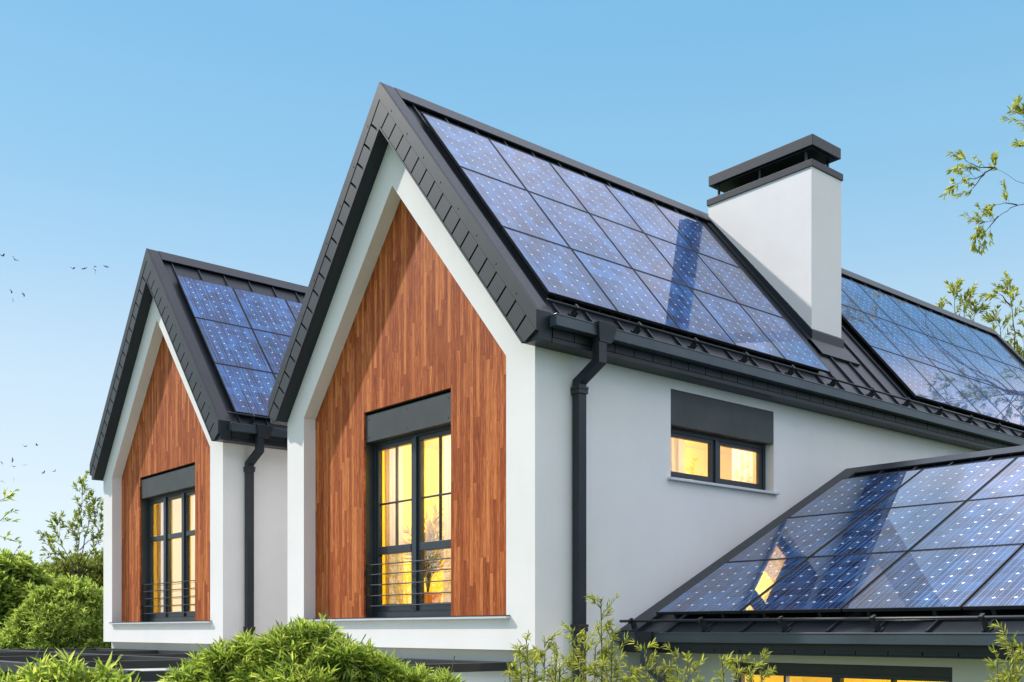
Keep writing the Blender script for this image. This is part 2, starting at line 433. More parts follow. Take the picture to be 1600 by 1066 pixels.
        # ridge plate (mitred)
        v = [spt(yf, -oA * DZ / DX, oA, sd), spt(yf, sbase + 0.2, oA, sd), spt(-0.164, sbase + 0.2, oA, sd), spt(-0.164, -oA * DZ / DX, oA, sd),
             spt(yf, -oB * DZ / DX, oB, sd), spt(yf, sbase + 0.2, oB, sd), spt(-0.164, sbase + 0.2, oB, sd), spt(-0.164, -oB * DZ / DX, oB, sd)]
        mb.hexa(v)
        s0 = sbase + 0.2 + g
        xb = lambda s, o: XC + s * DX + o * DZ
        while True:
            s1 = s0 + pitch - g
            # clip with x <= EAVE-0.004
            lim = lambda o: (EAVE - 0.004 - XC - o * DZ) / DX
            limz = lambda o: (ZA - (ZE + 0.004) + o * DX) / DZ
            eA = min(s1, lim(oA), limz(oA)); eB = min(s1, lim(oB), limz(oB))
            if eA <= s0 + 0.01 and eB <= s0 + 0.01: break
            eA = max(eA, s0 + 0.001)
            v = [spt(yf, s0, oA, sd), spt(yf, eA, oA, sd), spt(-0.164, eA, oA, sd), spt(-0.164, s0, oA, sd),
                 spt(yf, s0, oB, sd), spt(yf, eB, oB, sd), spt(-0.164, eB, oB, sd), spt(-0.164, s0, oB, sd)]
            mb.hexa(v)
            if eB < s1 - 0.001: break
            s0 += pitch
        # screws
        for q in range(1, 9):
            p = spt(yf - 0.0065, q * 0.56, -0.10, sd)
            mb.box(p.x - 0.008, p.x + 0.008, p.y - 0.004, p.y + 0.004, p.z - 0.008, p.z + 0.008)
    mb.build('gable_cladding', M_FASCIA, roof)
    # eave boards with seams
    zt = ZA - SL * (EAVE - XC) + dk * SQ
    for sd in (1, -1):
        mb = MB()
        def X(x): return x if sd > 0 else 2 * XC - x
        k = 0.05
        while k < Ly:
            k2 = min(k + 0.322, Ly)
            x0, x1 = sorted((X(EAVE - 0.019), X(EAVE)))
            mb.box(x0, x1, k, k2, ZE + 0.062, zt - 0.005)
            k += 0.335
        x0, x1 = sorted((X(EAVE - 0.019), X(EAVE + 0.004)))
        mb.box(x0, x1, 0.035, Ly, ZE + 0.001, ZE + 0.052)
        x0, x1 = sorted((X(EAVE - 0.0185), X(EAVE + 0.012)))
        mb.box(x0, x1, 0.035, Ly, zt - 0.004, zt + 0.012)
        mb.build('eave_cladding', M_METAL, roof)
    # ridge cap
    mb = MB()
    sR = 0.27
    a = spt(0, sR, 0.004); b = spt(0, sR, -0.026)
    for sd in (1, -1):
        pts = [(XC, ZA - 0.026 * SQ), (b.x, b.z), (a.x, a.z), (XC, ZA + 0.006)]
        if sd < 0: pts = [(2 * XC - x, z) for x, z in pts][::-1]
        mb.prism_y(pts, 0.032, y1 - 0.202)
    k = 0.5
    while k < Ly - 0.3:
        slope_box(mb, k - 0.014, k + 0.014, 0.2, 0.26, -0.065, -0.024)
        k += 0.535
    mb.build('ridge_cap', M_METAL, roof, 0.004)
    # snow guard
    mb = MB()
    g0, g1 = 0.02, Ly - 0.3
    mb.tube([spt(g0, 4.735, 0.055), spt(g1, 4.735, 0.055)], 0.017, 10)
    guard = mb.build('snow_guard', M_METAL, root, smooth=True)
    k = 0.47
    while k < g1:
        mb = MB()
        slope_box(mb, k - 0.018, k + 0.018, 4.70, 4.77, 0.035, 0.082)
        slope_box(mb, k - 0.012, k + 0.012, 4.715, 4.80, -0.055, 0.04)
        slope_box(mb, k - 0.03, k + 0.03, 4.70, 4.82, -0.058, -0.045)
        mb.build('bracket', M_DARK, guard)
        k += 1.065
    # gutter, hopper, downpipe
    mb = MB()
    ge = Ly + 0.1
    gz0, gz1 = 6.255, 6.385
    mb.box(EAVE + 0.016, EAVE + 0.135, -0.022, ge, gz0, gz1)
    mb.box(EAVE + 0.010, EAVE + 0.141, -0.026, ge, gz1 - 0.014, gz1 + 0.004)
    gut = mb.build('gutter', M_GUTTER, root, 0.005)
    h0 = pipe_y + 0.03
    mb = MB()
    v = [(0.30, h0 + 0.03, 6.205), (0.415, h0 + 0.03, 6.205), (0.415, h0 + 0.25, 6.205), (0.30, h0 + 0.25, 6.205),
         (0.26, h0, 6.41), (0.435, h0, 6.41), (0.435, h0 + 0.31, 6.41), (0.26, h0 + 0.31, 6.41)]
    mb.hexa(v)
    mb.box(0.315, 0.425, h0 + 0.028, h0 + 0.215, 6.185, 6.206)
    mb.build('hopper', M_METAL, gut, 0.004)
    mb = MB()
    pw = 0.11; py0, py1 = pipe_y, pipe_y + 0.125
    prof = [(0.305, 6.19), (0.305, 6.0), (0.025, 5.80), (0.025, 0.1), (0.025 + pw, 0.1), (0.025 + pw, 5.745), (0.305 + pw, 5.945), (0.305 + pw, 6.19)]
    n = len(prof)
    py0b, py1b = py0 + 0.05, py1 + 0.05
    def yy(i, hi):                                        # stub under the hopper sits slightly further back
        up = prof[i][1] > 5.9
        return (py1b if hi else py0b) if up else (py1 if hi else py0)
    vs = [(prof[i][0], yy(i, 0), prof[i][1]) for i in range(n)] + [(prof[i][0], yy(i, 1), prof[i][1]) for i in range(n)]
    segs = [(0, 1, 6, 7), (1, 2, 5, 6), (2, 3, 4, 5)]
    fs = []
    for (p, q, r, t_) in segs:
        fs.append((p, q, r, t_)); fs.append((p + n, t_ + n, r + n, q + n))
        fs.append((p, p + n, q + n, q)); fs.append((t_, r, r + n, t_ + n))
    fs.append((3, 3 + n, 4 + n, 4)); fs.append((0, 7, 7 + n, n))
    mb.add(vs, fs)
    pipe = mb.build('downpipe', M_METAL, root, 0.005)
    for z in (5.63, 2.85):
        mb = MB()
        mb.box(0.012, 0.025 + pw + 0.014, py0 - 0.014, py1 + 0.014, z, z + 0.05)
        mb.box(0.010, 0.025 + pw + 0.018, py0 - 0.018, py1 + 0.018, z + 0.052, z + 0.085)
        mb.box(-0.01, 0.03, py0 + 0.03, py1 - 0.03, z + 0.01, z + 0.04)
        mb.build('collar', M_DARK, pipe, 0.003)
    # chimney
    if chimney:
        cx0, cx1, cy0, cy1 = -2.79, -0.71, 6.557, 7.41
        mb = MB()
        z_at = lambda x: ZA - SL * (x - XC) + dk * SQ - 0.25
        v = [(cx0, cy0, z_at(cx0)), (cx1, cy0, z_at(cx1)), (cx1, cy1, z_at(cx1)), (cx0, cy1, z_at(cx0)), (cx0, cy0, 10.28), (cx1, cy0, 10.28), (cx1, cy1, 10.28), (cx0, cy1, 10.28)]
        mb.hexa(v)
        ch = mb.build('chimney', M_PLASTER, root, 0.004)
        mb = MB()
        zz = lambda x, o: ZA - SL * (x - XC) + o * SQ
        m_ = 0.028; hgt = 0.10
        v = [(cx0 + .02, cy0 - m_, zz(cx0 + .02, dk - .03)), (cx1 + m_, cy0 - m_, zz(cx1 + m_, dk - .03)), (cx1 + m_, cy1 + m_, zz(cx1 + m_, dk - .03)), (cx0 + .02, cy1 + m_, zz(cx0 + .02, dk - .03)),
             (cx0 + .02, cy0 - m_, zz(cx0 + .02, dk) + hgt), (cx1 + m_, cy0 - m_, zz(cx1 + m_, dk) + hgt + .10), (cx1 + m_, cy1 + m_, zz(cx1 + m_, dk) + hgt + .10), (cx0 + .02, cy1 + m_, zz(cx0 + .02, dk) + hgt)]
        mb.hexa(v)
        slope_box(mb, cy0 - 0.13, cy0 - 0.02, 0.3, (cx1 + 0.28 - XC) / DX, dk + 0.001, dk + 0.03)
        slope_box(mb, cy0 - 0.13, cy1 + 0.1, (cx1 + 0.06 - XC) / DX, (cx1 + 0.30 - XC) / DX, dk + 0.002, dk + 0.045)
        mb.build('flashing', M_METAL, ch)
        MB().box(cx0 - 0.022, cx1 + 0.022, cy0 - 0.022, cy1 + 0.022, 10.275, 10.385).build('collar', M_METAL, ch, 0.004)
        cap = MB().box(cx0 + 0.05, cx1 + 0.055, cy0 - 0.06, cy1 - 0.10, 10.585, 10.76).build('cap', M_METAL, ch, 0.006)
        MB().box(cx0 + 0.12, cx1 - 0.01, cy0 + 0.0, cy1 - 0.16, 10.565, 10.587).build('liner', M_DARK, ch)
        for px in (cx0 + 0.20, (cx0 + cx1) / 2 + 0.02, cx1 - 0.13):
            for pyy in (cy0 + 0.04, cy1 - 0.2):
                MB().box(px - 0.017, px + 0.017, pyy - 0.017, pyy + 0.017, 10.38, 10.588).build('post', M_METAL, ch)
        MB().box(cx0 + 0.3, cx1 - 0.3, cy0 + 0.2, cy1 - 0.25, 10.37, 10.5).build('flue', M_DARK, ch)
    if side_win:
        side_window(root)
    return root

def room(parent, x0, x1, y0, y1, z0, z1, open_side, mwall, energy, col, lp):
    """a small lit room behind a window; the face on the window side is left open"""
    mb = MB()
    if open_side != '-y': mb.quad((x0, y0, z0), (x1, y0, z0), (x1, y0, z1), (x0, y0, z1))
    mb.quad((x1, y1, z0), (x0, y1, z0), (x0, y1, z1), (x1, y1, z1))
    mb.quad((x0, y1, z0), (x0, y0, z0), (x0, y0, z1), (x0, y1, z1))
    if open_side != '+x': mb.quad((x1, y0, z0), (x1, y1, z0), (x1, y1, z1), (x1, y0, z1))
    mb.quad((x0, y0, z0), (x1, y0, z0), (x1, y1, z0), (x0, y1, z0)); mb.quad((x0, y1, z1), (x1, y1, z1), (x1, y0, z1), (x0, y0, z1))
    r = mb.build('room', mwall, parent)
    ld = bpy.data.lights.new('room_lamp', 'POINT'); ld.energy = energy; ld.color = col; ld.shadow_soft_size = 0.12
    lo = bpy.data.objects.new('room_lamp', ld); COL.objects.link(lo); lo.parent = parent; lo.location = lp
    return r

def curtain(name, x0, x1, y, z0, z1, m, label, loc, amp=0.035, freq=9.0, seed=0):
    """wavy hanging cloth in the plane y, its own thing"""
    rng = random.Random(seed)
    n = 60; mb = MB(); vs = []
    ph = rng.random() * 6
    for j, z in enumerate((z0, (z0 + z1) / 2, z1)):
        for i in range(n + 1):
            u = i / n
            vs.append((x0 + (x1 - x0) * u, y + amp * math.sin(u * freq * 2 * PI + ph + 0.3 * j) + amp * 0.5 * math.sin(u * freq * 5.3 + j), z))
    fs = []
    for j in range(2):
        for i in range(n):
            a = j * (n + 1) + i; fs.append((a, a + 1, a + n + 2, a + n + 1))
    mb.add(vs, fs)
    o = mb.build(name, m, None, smooth=True); o.location = loc
    return tag(o, label, 'curtain', 'curtains behind the lit windows')

def french_window(root, wx0, wx1, style):
    win = bpy.data.objects.new('french_window', None); COL.objects.link(win); win.parent = root
    z0, z1, zbox = ZSILL + 0.012, 5.985, 5.555
    fy = 0.36
    xa, xb = wx0 - 0.01, wx1 + 0.01
    # dark metal lining of the recess
    mb = MB()
    mb.box(xa - 0.02, xa + 0.004, RV + 0.031, 0.46, z0 - 0.01, z1); mb.box(xb - 0.004, xb + 0.02, RV + 0.031, 0.46, z0 - 0.01, z1)
    mb.box(xa - 0.02, xb + 0.02, RV + 0.031, 0.46, z1 - 0.004, z1 + 0.02)
    mb.box(xa + 0.004, xb - 0.004, RV + 0.101, 0.46, z0 - 0.03, z0 + 0.004)
    mb.build('recess_lining', M_BOX, win)
    # shutter box
    mb = MB().box(xa + 0.024, xb - 0.024, RV + 0.028, fy + 0.02, zbox, z1 - 0.045)
    sb = mb.build('shutter_box', M_BOX, win, 0.003)
    for u in (0.05, 0.5, 0.95):
        for z in (zbox + 0.06, z1 - 0.11):
            px = xa + (xb - xa) * u
            MB().tube([(px, RV + 0.03, z), (px, RV + 0.024, z)], 0.011, 8).build('screw', M_DARK, win)
    # frame
    gy = fy + 0.06
    zt = zbox + 0.03
    mb = MB()
    fr = 0.06
    def b(x0, x1, za, zb_, y0=fy, y1=fy + 0.09): mb.box(x0, x1, y0, y1, za, zb_)
    x0, x1 = xa + 0.006, xb - 0.006
    b(x0, x0 + fr, z0, zt); b(x1 - fr, x1, z0, zt)
    b(x0 + fr, x1 - fr, zt - 0.075, zt); b(x0 + fr, x1 - fr, z0, z0 + 0.09)
    sash_y = (fy + 0.018, fy + 0.085)
    if style == 'double':
        xm = (x0 + x1) / 2
        b(xm - 0.05, xm + 0.05, z0 + 0.09, zt - 0.075, fy - 0.012, fy + 0.088)
        leaves = [(x0 + fr, xm - 0.05), (xm + 0.05, x1 - fr)]
        ztr0, ztr1 = 3.95, 4.06
        zbar = 4.675
    else:
        w3 = (x1 - x0 - 2 * fr)
        m1, m2 = x0 + fr + w3 * 0.33, x0 + fr + w3 * 0.67
        for m_ in (m1, m2): b(m_ - 0.055, m_ + 0.055, z0 + 0.09, zt - 0.075, fy - 0.012, fy + 0.088)
        leaves = [(x0 + fr, m1 - 0.055), (m1 + 0.055, m2 - 0.055), (m2 + 0.055, x1 - fr)]
        ztr0, ztr1 = 4.68, 4.77
        zbar = None
    sw = 0.055
    for (la, lb) in leaves:
        za, zc = z0 + 0.09, zt - 0.075
        e = 0.0015
        b(la + e, la + sw, za + e, zc - e, *sash_y); b(lb - sw, lb - e, za + e, zc - e, *sash_y)
        b(la + sw, lb - sw, za + e, za + 0.10, *sash_y); b(la + sw, lb - sw, zc - 0.06, zc - e, *sash_y)
        b(la + sw, lb - sw, ztr0, ztr1, fy + 0.01, fy + 0.086)
        if zbar:
            xm_ = (la + lb) / 2
            b(xm_ - 0.012, xm_ + 0.012, ztr1, zc - 0.06, gy - 0.02, gy + 0.02)
            b(la + sw, xm_ - 0.012, zbar - 0.012, zbar + 0.012, gy - 0.019, gy + 0.019); b(xm_ + 0.012, lb - sw, zbar - 0.012, zbar + 0.012, gy - 0.019, gy + 0.019)
    mb.build('frame', M_FRAME, win, 0.003)
    mb = MB()
    for (la, lb) in leaves:
        mb.quad((la + 0.02, gy, z0 + 0.1), (lb - 0.02, gy, z0 + 0.1), (lb - 0.02, gy, zt - 0.08), (la + 0.02, gy, zt - 0.08))
    mb.build('pane', M_GLASS, win)
    # railing of thin horizontal bars
    ry = 0.255
    mb = MB()
    ra, rb = xa + 0.045, xb - 0.045
    for z in (3.80, 3.66, 3.512, 3.358, 3.212):
        mb.tube([(ra, ry, z), (rb, ry, z)], 0.0085, 8)
    for x in (ra, rb):
        mb.box(x - 0.008, x + 0.008, ry - 0.016, ry + 0.016, z0 + 0.004, 3.815)
    for x, s in ((ra, -1), (rb, 1)):
        for z in (3.70, 3.15):
            mb.tube([(x, ry, z), (x + s * 0.055, ry, z)], 0.011, 8)
    mb.build('railing', M_METAL, win)
    room(win, xa - 0.9, xb + 0.25, 0.452, 2.6, z0, 5.8, '-y', M_ROOM, 105 if style == 'double' else 82, (1, 0.93, 0.74), (xb - 0.9, 1.5, 5.2))
    # wall strip closing the room beside the window opening
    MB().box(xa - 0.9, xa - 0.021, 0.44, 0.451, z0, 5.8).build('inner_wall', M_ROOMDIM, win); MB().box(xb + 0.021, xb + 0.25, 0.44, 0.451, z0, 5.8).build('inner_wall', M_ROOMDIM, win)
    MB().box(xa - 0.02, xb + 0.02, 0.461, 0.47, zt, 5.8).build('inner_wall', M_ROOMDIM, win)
    return win

def side_window(root):
    win = bpy.data.objects.new('side_window', None); COL.objects.link(win); win.parent = root
    ya, yb, za, zb = 2.336, 4.548, 4.79, 5.97
    zbox = 5.511
    MB().box(-0.15, -0.004, ya + 0.004, yb - 0.004, zbox, zb - 0.003).build('shutter_box', M_BOX, win, 0.003)
    s = MB().box(-0.14, 0.06, ya - 0.065, yb + 0.07, 4.792, 4.825).build('sill', M_SILL, win, 0.004)
    xf0, xf1 = -0.22, -0.14
    mb = MB()
    z0, z1 = 4.826, zbox - 0.0
    f = 0.055
    def b(y0, y1, c, d, x0=xf0, x1=xf1): mb.box(x0, x1, y0, y1, c, d)
    b(ya + 0.002, ya + f, z0, z1); b(yb - f, yb - 0.002, z0, z1); b(ya + f, yb - f, z0, z0 + 0.05); b(ya + f, yb - f, z1 - 0.06, z1)
    ym = (ya + yb) / 2
    b(ym - 0.035, ym + 0.035, z0 + 0.05, z1 - 0.06, xf0, xf1 + 0.012)
    for (la, lb) in ((ya + f, ym - 0.035), (ym + 0.035, yb - f)):
        sw = 0.065; e = 0.0015
        c, d = z0 + 0.05, z1 - 0.06
        b(la + e, la + sw, c + e, d - e, xf0 + 0.005, xf1 - 0.015); b(lb - sw, lb - e, c + e, d - e, xf0 + 0.005, xf1 - 0.015)
        b(la + sw, lb - sw, c + e, c + 0.07, xf0 + 0.005, xf1 - 0.015); b(la + sw, lb - sw, d - 0.05, d - e, xf0 + 0.005, xf1 - 0.015)
    mb.build('frame', M_FRAME, win, 0.003)
    mb = MB()
    for (la, lb) in ((ya + f, ym - 0.035), (ym + 0.035, yb - f)):
        mb.quad((-0.185, la + 0.02, z0 + 0.06), (-0.185, lb - 0.02, z0 + 0.06), (-0.185, lb - 0.02, z1 - 0.07), (-0.185, la + 0.02, z1 - 0.07))
    mb.build('pane', M_GLASS, win)
    room(win, -2.4, -0.222, ya - 0.3, yb + 2.2, 3.2, 5.9, '+x', M_ROOM, 105, (1, 0.93, 0.74), (-1.2, 4.3, 5.6))
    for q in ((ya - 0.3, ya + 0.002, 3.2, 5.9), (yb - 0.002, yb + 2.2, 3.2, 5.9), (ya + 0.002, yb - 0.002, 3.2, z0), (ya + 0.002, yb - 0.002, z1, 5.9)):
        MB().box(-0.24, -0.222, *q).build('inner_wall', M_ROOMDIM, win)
    return win

main_house = make_house(0, 17.4, 'white gabled house with wood front and tall white chimney', True, True, -3.90, -1.842, 'double', 0.565)
far_house = make_house(-8.04, 10.0, 'white gabled house with wood front, no chimney in view, behind the chimney house', False, False, -4.26, -1.59, 'triple', 0.39)

# ------------------------------------------------------------------ side wing
WSL = 0.4926; WQ = math.hypot(WSL, 1); WY0, WZ0 = 1.355, 2.866; WYR = 6.40
def wpt(x, s, o):
    return Vector((x, WY0 + s / WQ - o * WSL / WQ, WZ0 + s * WSL / WQ + o / WQ))
def wing_box(mb, x0, x1, s0, s1, o0, o1):
    mb.hexa([wpt(x0, s0, o0), wpt(x1, s0, o0), wpt(x1, s1, o0), wpt(x0, s1, o0), wpt(x0, s0, o1), wpt(x1, s0, o1), wpt(x1, s1, o1), wpt(x0, s1, o1)])
wing = empty('side_wing', (0, 0, 0), 'low one-storey wing with dark pitched roof against the chimney house', 'building')
XE = 9.5
ZR = WZ0 + WSL * (WYR - WY0); YB = WYR + (WYR - WY0)
mb = MB()
wy = 2.0
h = (1.243, 3.903, 0.4, 2.499)
mb.quad((0.004, wy, 0), (h[0], wy, 0), (h[0], wy, 2.95), (0.004, wy, 2.95)); mb.quad((h[1], wy, 0), (XE - .4, wy, 0), (XE - .4, wy, 2.95), (h[1], wy, 2.95))
mb.quad((h[0], wy, h[3]), (h[1], wy, h[3]), (h[1], wy, 2.95), (h[0], wy, 2.95)); mb.quad((h[0], wy, 0), (h[1], wy, 0), (h[1], wy, h[2]), (h[0], wy, h[2]))
d = 0.15
mb.quad((h[0], wy, h[3]), (h[0], wy, h[2]), (h[0], wy + d, h[2]), (h[0], wy + d, h[3])); mb.quad((h[1], wy, h[2]), (h[1], wy, h[3]), (h[1], wy + d, h[3]), (h[1], wy + d, h[2]))
mb.quad((h[0], wy + d, h[3]), (h[1], wy + d, h[3]), (h[1], wy, h[3]), (h[0], wy, h[3])); mb.quad((h[0], wy, h[2]), (h[1], wy, h[2]), (h[1], wy + d, h[2]), (h[0], wy + d, h[2]))
mb.poly([(XE - .4, wy, 0), (XE - .4, YB - .4, 0), (XE - .4, YB - .4, 2.95), (XE - .4, WYR, ZR - .15), (XE - .4, wy, 2.95)])
mb.quad((XE - .4, YB - .4, 0), (0.004, YB - .4, 0), (0.004, YB - .4, 2.95), (XE - .4, YB - .4, 2.95))
mb.build('wall', M_PLASTER, wing)
mb = MB()
wd = -0.055
pf = lambda s, o: ((lambda p: (p.y, p.z))(wpt(0, s, o)))
y_e, z_e = pf(0, wd)
top = (WYR, ZR + wd * WQ)
th = 0.16
front = [(y_e, z_e - th), top and (WYR, ZR + wd * WQ - th - 0.05), top, (y_e, z_e)]
mb.prism_x(front, 0.02, XE)
back = [(2 * WYR - y, z) for y, z in front][::-1]
mb.prism_x(back, 0.02, XE)
k = 0.75
while k < XE - 0.1:
    wing_box(mb, k - 0.011, k + 0.011, 0.02, 5.55, wd - 0.004, wd + 0.034); k += 0.535
wroof = mb.build('roof', M_METAL, wing)
mb = MB()
prof = lambda o0, o1: [pf(0, o0), (WYR, ZR + o0 * WQ), (WYR, ZR + o1 * WQ), pf(0, o1)]
p = prof(-0.16, 0.0); p[0] = (p[3][0], p[3][1] - 0.13); mb.prism_x(p, 0.004, 0.30)
p = [(2 * WYR - y, z) for y, z in p][::-1]; mb.prism_x(p, 0.004, 0.30)
mb.build('rake_board', M_METAL, wroof, 0.006)
mb = MB()
sE = (WYR - WY0) * WQ
a1, a2 = pf(sE - 0.27, 0.0), pf(sE - 0.27, -0.026)
mb.prism_x([a2, (WYR, ZR - 0.026 * WQ), (WYR, ZR + 0.0), a1], 0.302, XE)
mb.prism_x([(2 * WYR - y, z) for y, z in [a2, (WYR, ZR - 0.026 * WQ), (WYR, ZR + 0.0), a1]][::-1], 0.302, XE)
k = 1.0
while k < XE:
    wing_box(mb, k - 0.014, k + 0.014, sE - 0.26, sE - 0.2, -0.06, -0.025); k += 0.535
mb.build('ridge_cap', M_METAL, wroof, 0.004)
mb = MB()
k = 0.05
while k < XE - 0.4:
    mb.box(k, k + 0.34, 1.395, 1.414, 2.62, 2.735); k += 0.352
mb.box(0.03, XE - .3, 1.415, wy, 2.60, 2.618)
mb.build('eave_cladding', M_METAL, wroof)
mb = MB().tube([wpt(0.06, 0.035, 0.105), wpt(XE - 0.3, 0.035, 0.105)], 0.017, 10)
wg = mb.build('snow_guard', M_METAL, wing, smooth=True)
for k in [0.23 + 1.07 * i for i in range(8)]:
    mb = MB()
    wing_box(mb, k - 0.018, k + 0.018, 0.0, 0.07, 0.085, 0.132)
    wing_box(mb, k - 0.012, k + 0.012, 0.03, 0.10, -0.05, 0.09)
    wing_box(mb, k - 0.03, k + 0.03, 0.02, 0.15, -0.053, -0.04)
    mb.build('bracket', M_DARK, wg)
mb = MB()
mb.box(0.02, XE, 1.275, 1.39, 2.725, 2.835); mb.box(0.016, XE + .004, 1.269, 1.396, 2.822, 2.840)
wgut = mb.build('gutter', M_GUTTER, wing, 0.005)
mb = MB()
mb.hexa([(0.42, 1.25, 2.655), (0.62, 1.25, 2.655), (0.62, 1.37, 2.655), (0.42, 1.37, 2.655), (0.38, 1.235, 2.85), (0.66, 1.235, 2.85), (0.66, 1.38, 2.85), (0.38, 1.38, 2.85)])
mb.build('hopper', M_METAL, wgut, 0.004)
mb = MB()
px0, px1 = 0.46, 0.585
prof = [(1.255, 2.66), (1.255, 2.46), (1.85, 2.05), (1.85, 0.1), (1.95, 0.1), (1.95, 2.105), (1.355, 2.515), (1.355, 2.66)]
n = len(prof)
vs = [(px0, y, z) for y, z in prof] + [(px1, y, z) for y, z in prof]
fs = []
for (p_, q, r, t_) in [(0, 1, 6, 7), (1, 2, 5, 6), (2, 3, 4, 5)]:
    fs += [(p_, t_, r, q), (p_ + n, q + n, r + n, t_ + n), (p_, q, q + n, p_ + n), (t_, t_ + n, r + n, r)]
fs.append((3, 4, 4 + n, 3 + n))
mb.add(vs, fs); mb.build('downpipe', M_GUTTER, wing, 0.005)
# wing window
ww = bpy.data.objects.new('wing_window', None); COL.objects.link(ww); ww.parent = wing
MB().box(h[0] + .003, h[1] - .003, wy + 0.004, wy + d, 2.40, h[3] - .003).build('shutter_box', M_BOX, ww, 0.003)
mb = MB()
fa, fb = wy + 0.06, wy + 0.14
def b(x0, x1, c, e): mb.box(x0, x1, fa, fb, c, e)
z1 = 2.3995
b(h[0] + .003, h[0] + .07, h[2], z1); b(h[1] - .07, h[1] - .003, h[2], z1); b(h[0] + .07, h[1] - .07, z1 - .05, z1); b(h[0] + .07, h[1] - .07, h[2], h[2] + .08)
xm = (h[0] + h[1]) / 2; b(xm - .05, xm + .05, h[2] + .08, z1 - .05)
for la, lb in ((h[0] + .07, xm - .05), (xm + .05, h[1] - .07)):
    c = (la + lb) / 2; b(c - .015, c + .015, h[2] + .08, z1 - .05)
    b(la, c - .015, 1.75, 1.78); b(c + .015, lb, 1.75, 1.78)
mb.build('frame', M_FRAME, ww, 0.003)
MB().quad((h[0] + .05, wy + .1, h[2] + .05), (h[1] - .05, wy + .1, h[2] + .05), (h[1] - .05, wy + .1, z1 - .03), (h[0] + .05, wy + .1, z1 - .03)).build('pane', M_GLASS, ww)
room(ww, h[0] - 0.8, h[1] + 0.4, wy + d + .01, wy + 2.6, 0.1, 2.6, '-y', M_ROOM, 60, (1, 0.88, 0.62), (2.6, 3.0, 2.0))
for q in ((h[0] - .8, h[0] - .001), (h[1] + .001, h[1] + .4)):
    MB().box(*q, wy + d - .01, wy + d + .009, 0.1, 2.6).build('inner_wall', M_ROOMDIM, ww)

# ------------------------------------------------------------------ solar panels (one of each size, then copies with their parts)
def panel_proto(w, h, mcell, name='solar_panel'):
    root = empty(name, (0, 0, 0), '', 'solar panel')
    fw = 0.012; t = 0.035
    mb = MB()
    mb.box(0, w, 0, fw, -t, 0); mb.box(0, w, h - fw, h, -t, 0); mb.box(0, fw, fw, h - fw, -t, 0); mb.box(w - fw, w, fw, h - fw, -t, 0)
    mb.box(fw, w - fw, fw, h - fw, -t, -0.008)
    mb.build('frame', M_DARK, root)
    cw, ch = w - 2 * fw, h - 2 * fw
    mb = MB().quad((0, 0, 0), (cw, 0, 0), (cw, ch, 0), (0, ch, 0))
    c = mb.build('cell_sheet', mcell, root); c.location = (fw, fw, -0.003)
    for x in (w * 0.22, w * 0.78):
        MB().box(x - 0.02, x + 0.02, 0.02, h - 0.02, -0.105, -t - 0.001).build('mounting_rail', M_DARK, root)
    return root
def dup(root):
    r = root.copy(); COL.objects.link(r)
    for ch in root.children:
        c = ch.copy(); COL.objects.link(c); c.parent = r
    return r
ORD = ['first', 'second', 'third', 'fourth', 'fifth', 'sixth', 'seventh']
ROWS = ['top', 'middle', 'bottom']
def frame_matrix(origin, xdir, ydir):
    x = Vector(xdir).normalized(); y = Vector(ydir).normalized(); z = x.cross(y)
    m = Matrix((x, y, z)).transposed().to_4x4(); m.translation = origin
    return m
proto = panel_proto(PW, PH, M_CELL); protow = panel_proto(WPW, WPH, M_CELLW)
used = {id(proto): False, id(protow): False}
def place(p, mtx, label, group):
    r = p if not used[id(p)] else dup(p)
    used[id(p)] = True
    r.matrix_world = mtx; r.location = mtx.translation
    tag(r, label, 'solar panel', group)
PITX, PITY = 1.153, 1.305
def roof_array(ox, y_start, ncol, s_top, desc, group):
    up = (spt(0, 0, 0) - spt(0, 1, 0))
    for row in range(3):
        for c in range(ncol):
            s_bot = s_top + row * PITY + PH
            o = spt(y_start + c * PITX, s_bot, 0.05) + Vector((ox, 0, 0))
            place(proto, frame_matrix(o, (0, 1, 0), up), desc(row, c), group)
roof_array(0, 0.168, 5, 0.63, lambda r, c: f'solar panel left of the chimney, {ROWS[r]} row, {ORD[c]} from the gable edge', 'solar panels left of the chimney')
roof_array(0, 8.45, 7, 0.60, lambda r, c: f'solar panel right of the chimney, {ROWS[r]} row, {ORD[c]} from the chimney side', 'solar panels right of the chimney')
roof_array(-8.04, 0.165, 3, 0.77, lambda r, c: f'solar panel on the far house roof, {ROWS[r]} row, {ORD[c]} from its gable edge', 'solar panels on the far house')
for row in range(3):
    for c in range(4):
        o = wpt(0.43 + c * 1.262, 0.285 + (2 - row) * 1.508, 0.1)
        place(protow, frame_matrix(o, (1, 0, 0), wpt(0, 1, 0) - wpt(0, 0, 0)), f'large solar panel on the low wing roof, {ROWS[row]} row, {ORD[c]} from the white wall', 'solar panels on the low wing')

# ------------------------------------------------------------------ things behind the windows
curtain('curtain', -3.90, -3.52, 0.58, 3.06, 5.55, M_CURTAIN, 'cream curtain at the left of the double window with the plant', (0, 0, 0), seed=1, freq=5)
curtain('curtain', -2.50, -1.86, 0.58, 3.06, 5.55, M_CURTAIN, 'cream curtain at the right of the double window with the plant', (0, 0, 0), seed=2, freq=7)
curtain('curtain', -4.25, -3.75, 0.58, 3.06, 5.55, M_CURTAIN, 'cream curtain at the left of the far house triple window', (-8.04, 0, 0), seed=3, freq=6)
curtain('curtain', -2.45, -1.62, 0.58, 3.06, 5.55, M_CURTAIN, 'cream curtain at the right of the far house triple window', (-8.04, 0, 0), seed=4, freq=8)
c5 = curtain('curtain', -0.5, 0.5, 0, 4.2, 5.6, M_CURTAIN, 'cream curtain inside the small side window under the eaves', (-0.42, 4.62, 0), seed=5, freq=7)
c5.rotation_euler = (0, 0, PI / 2)
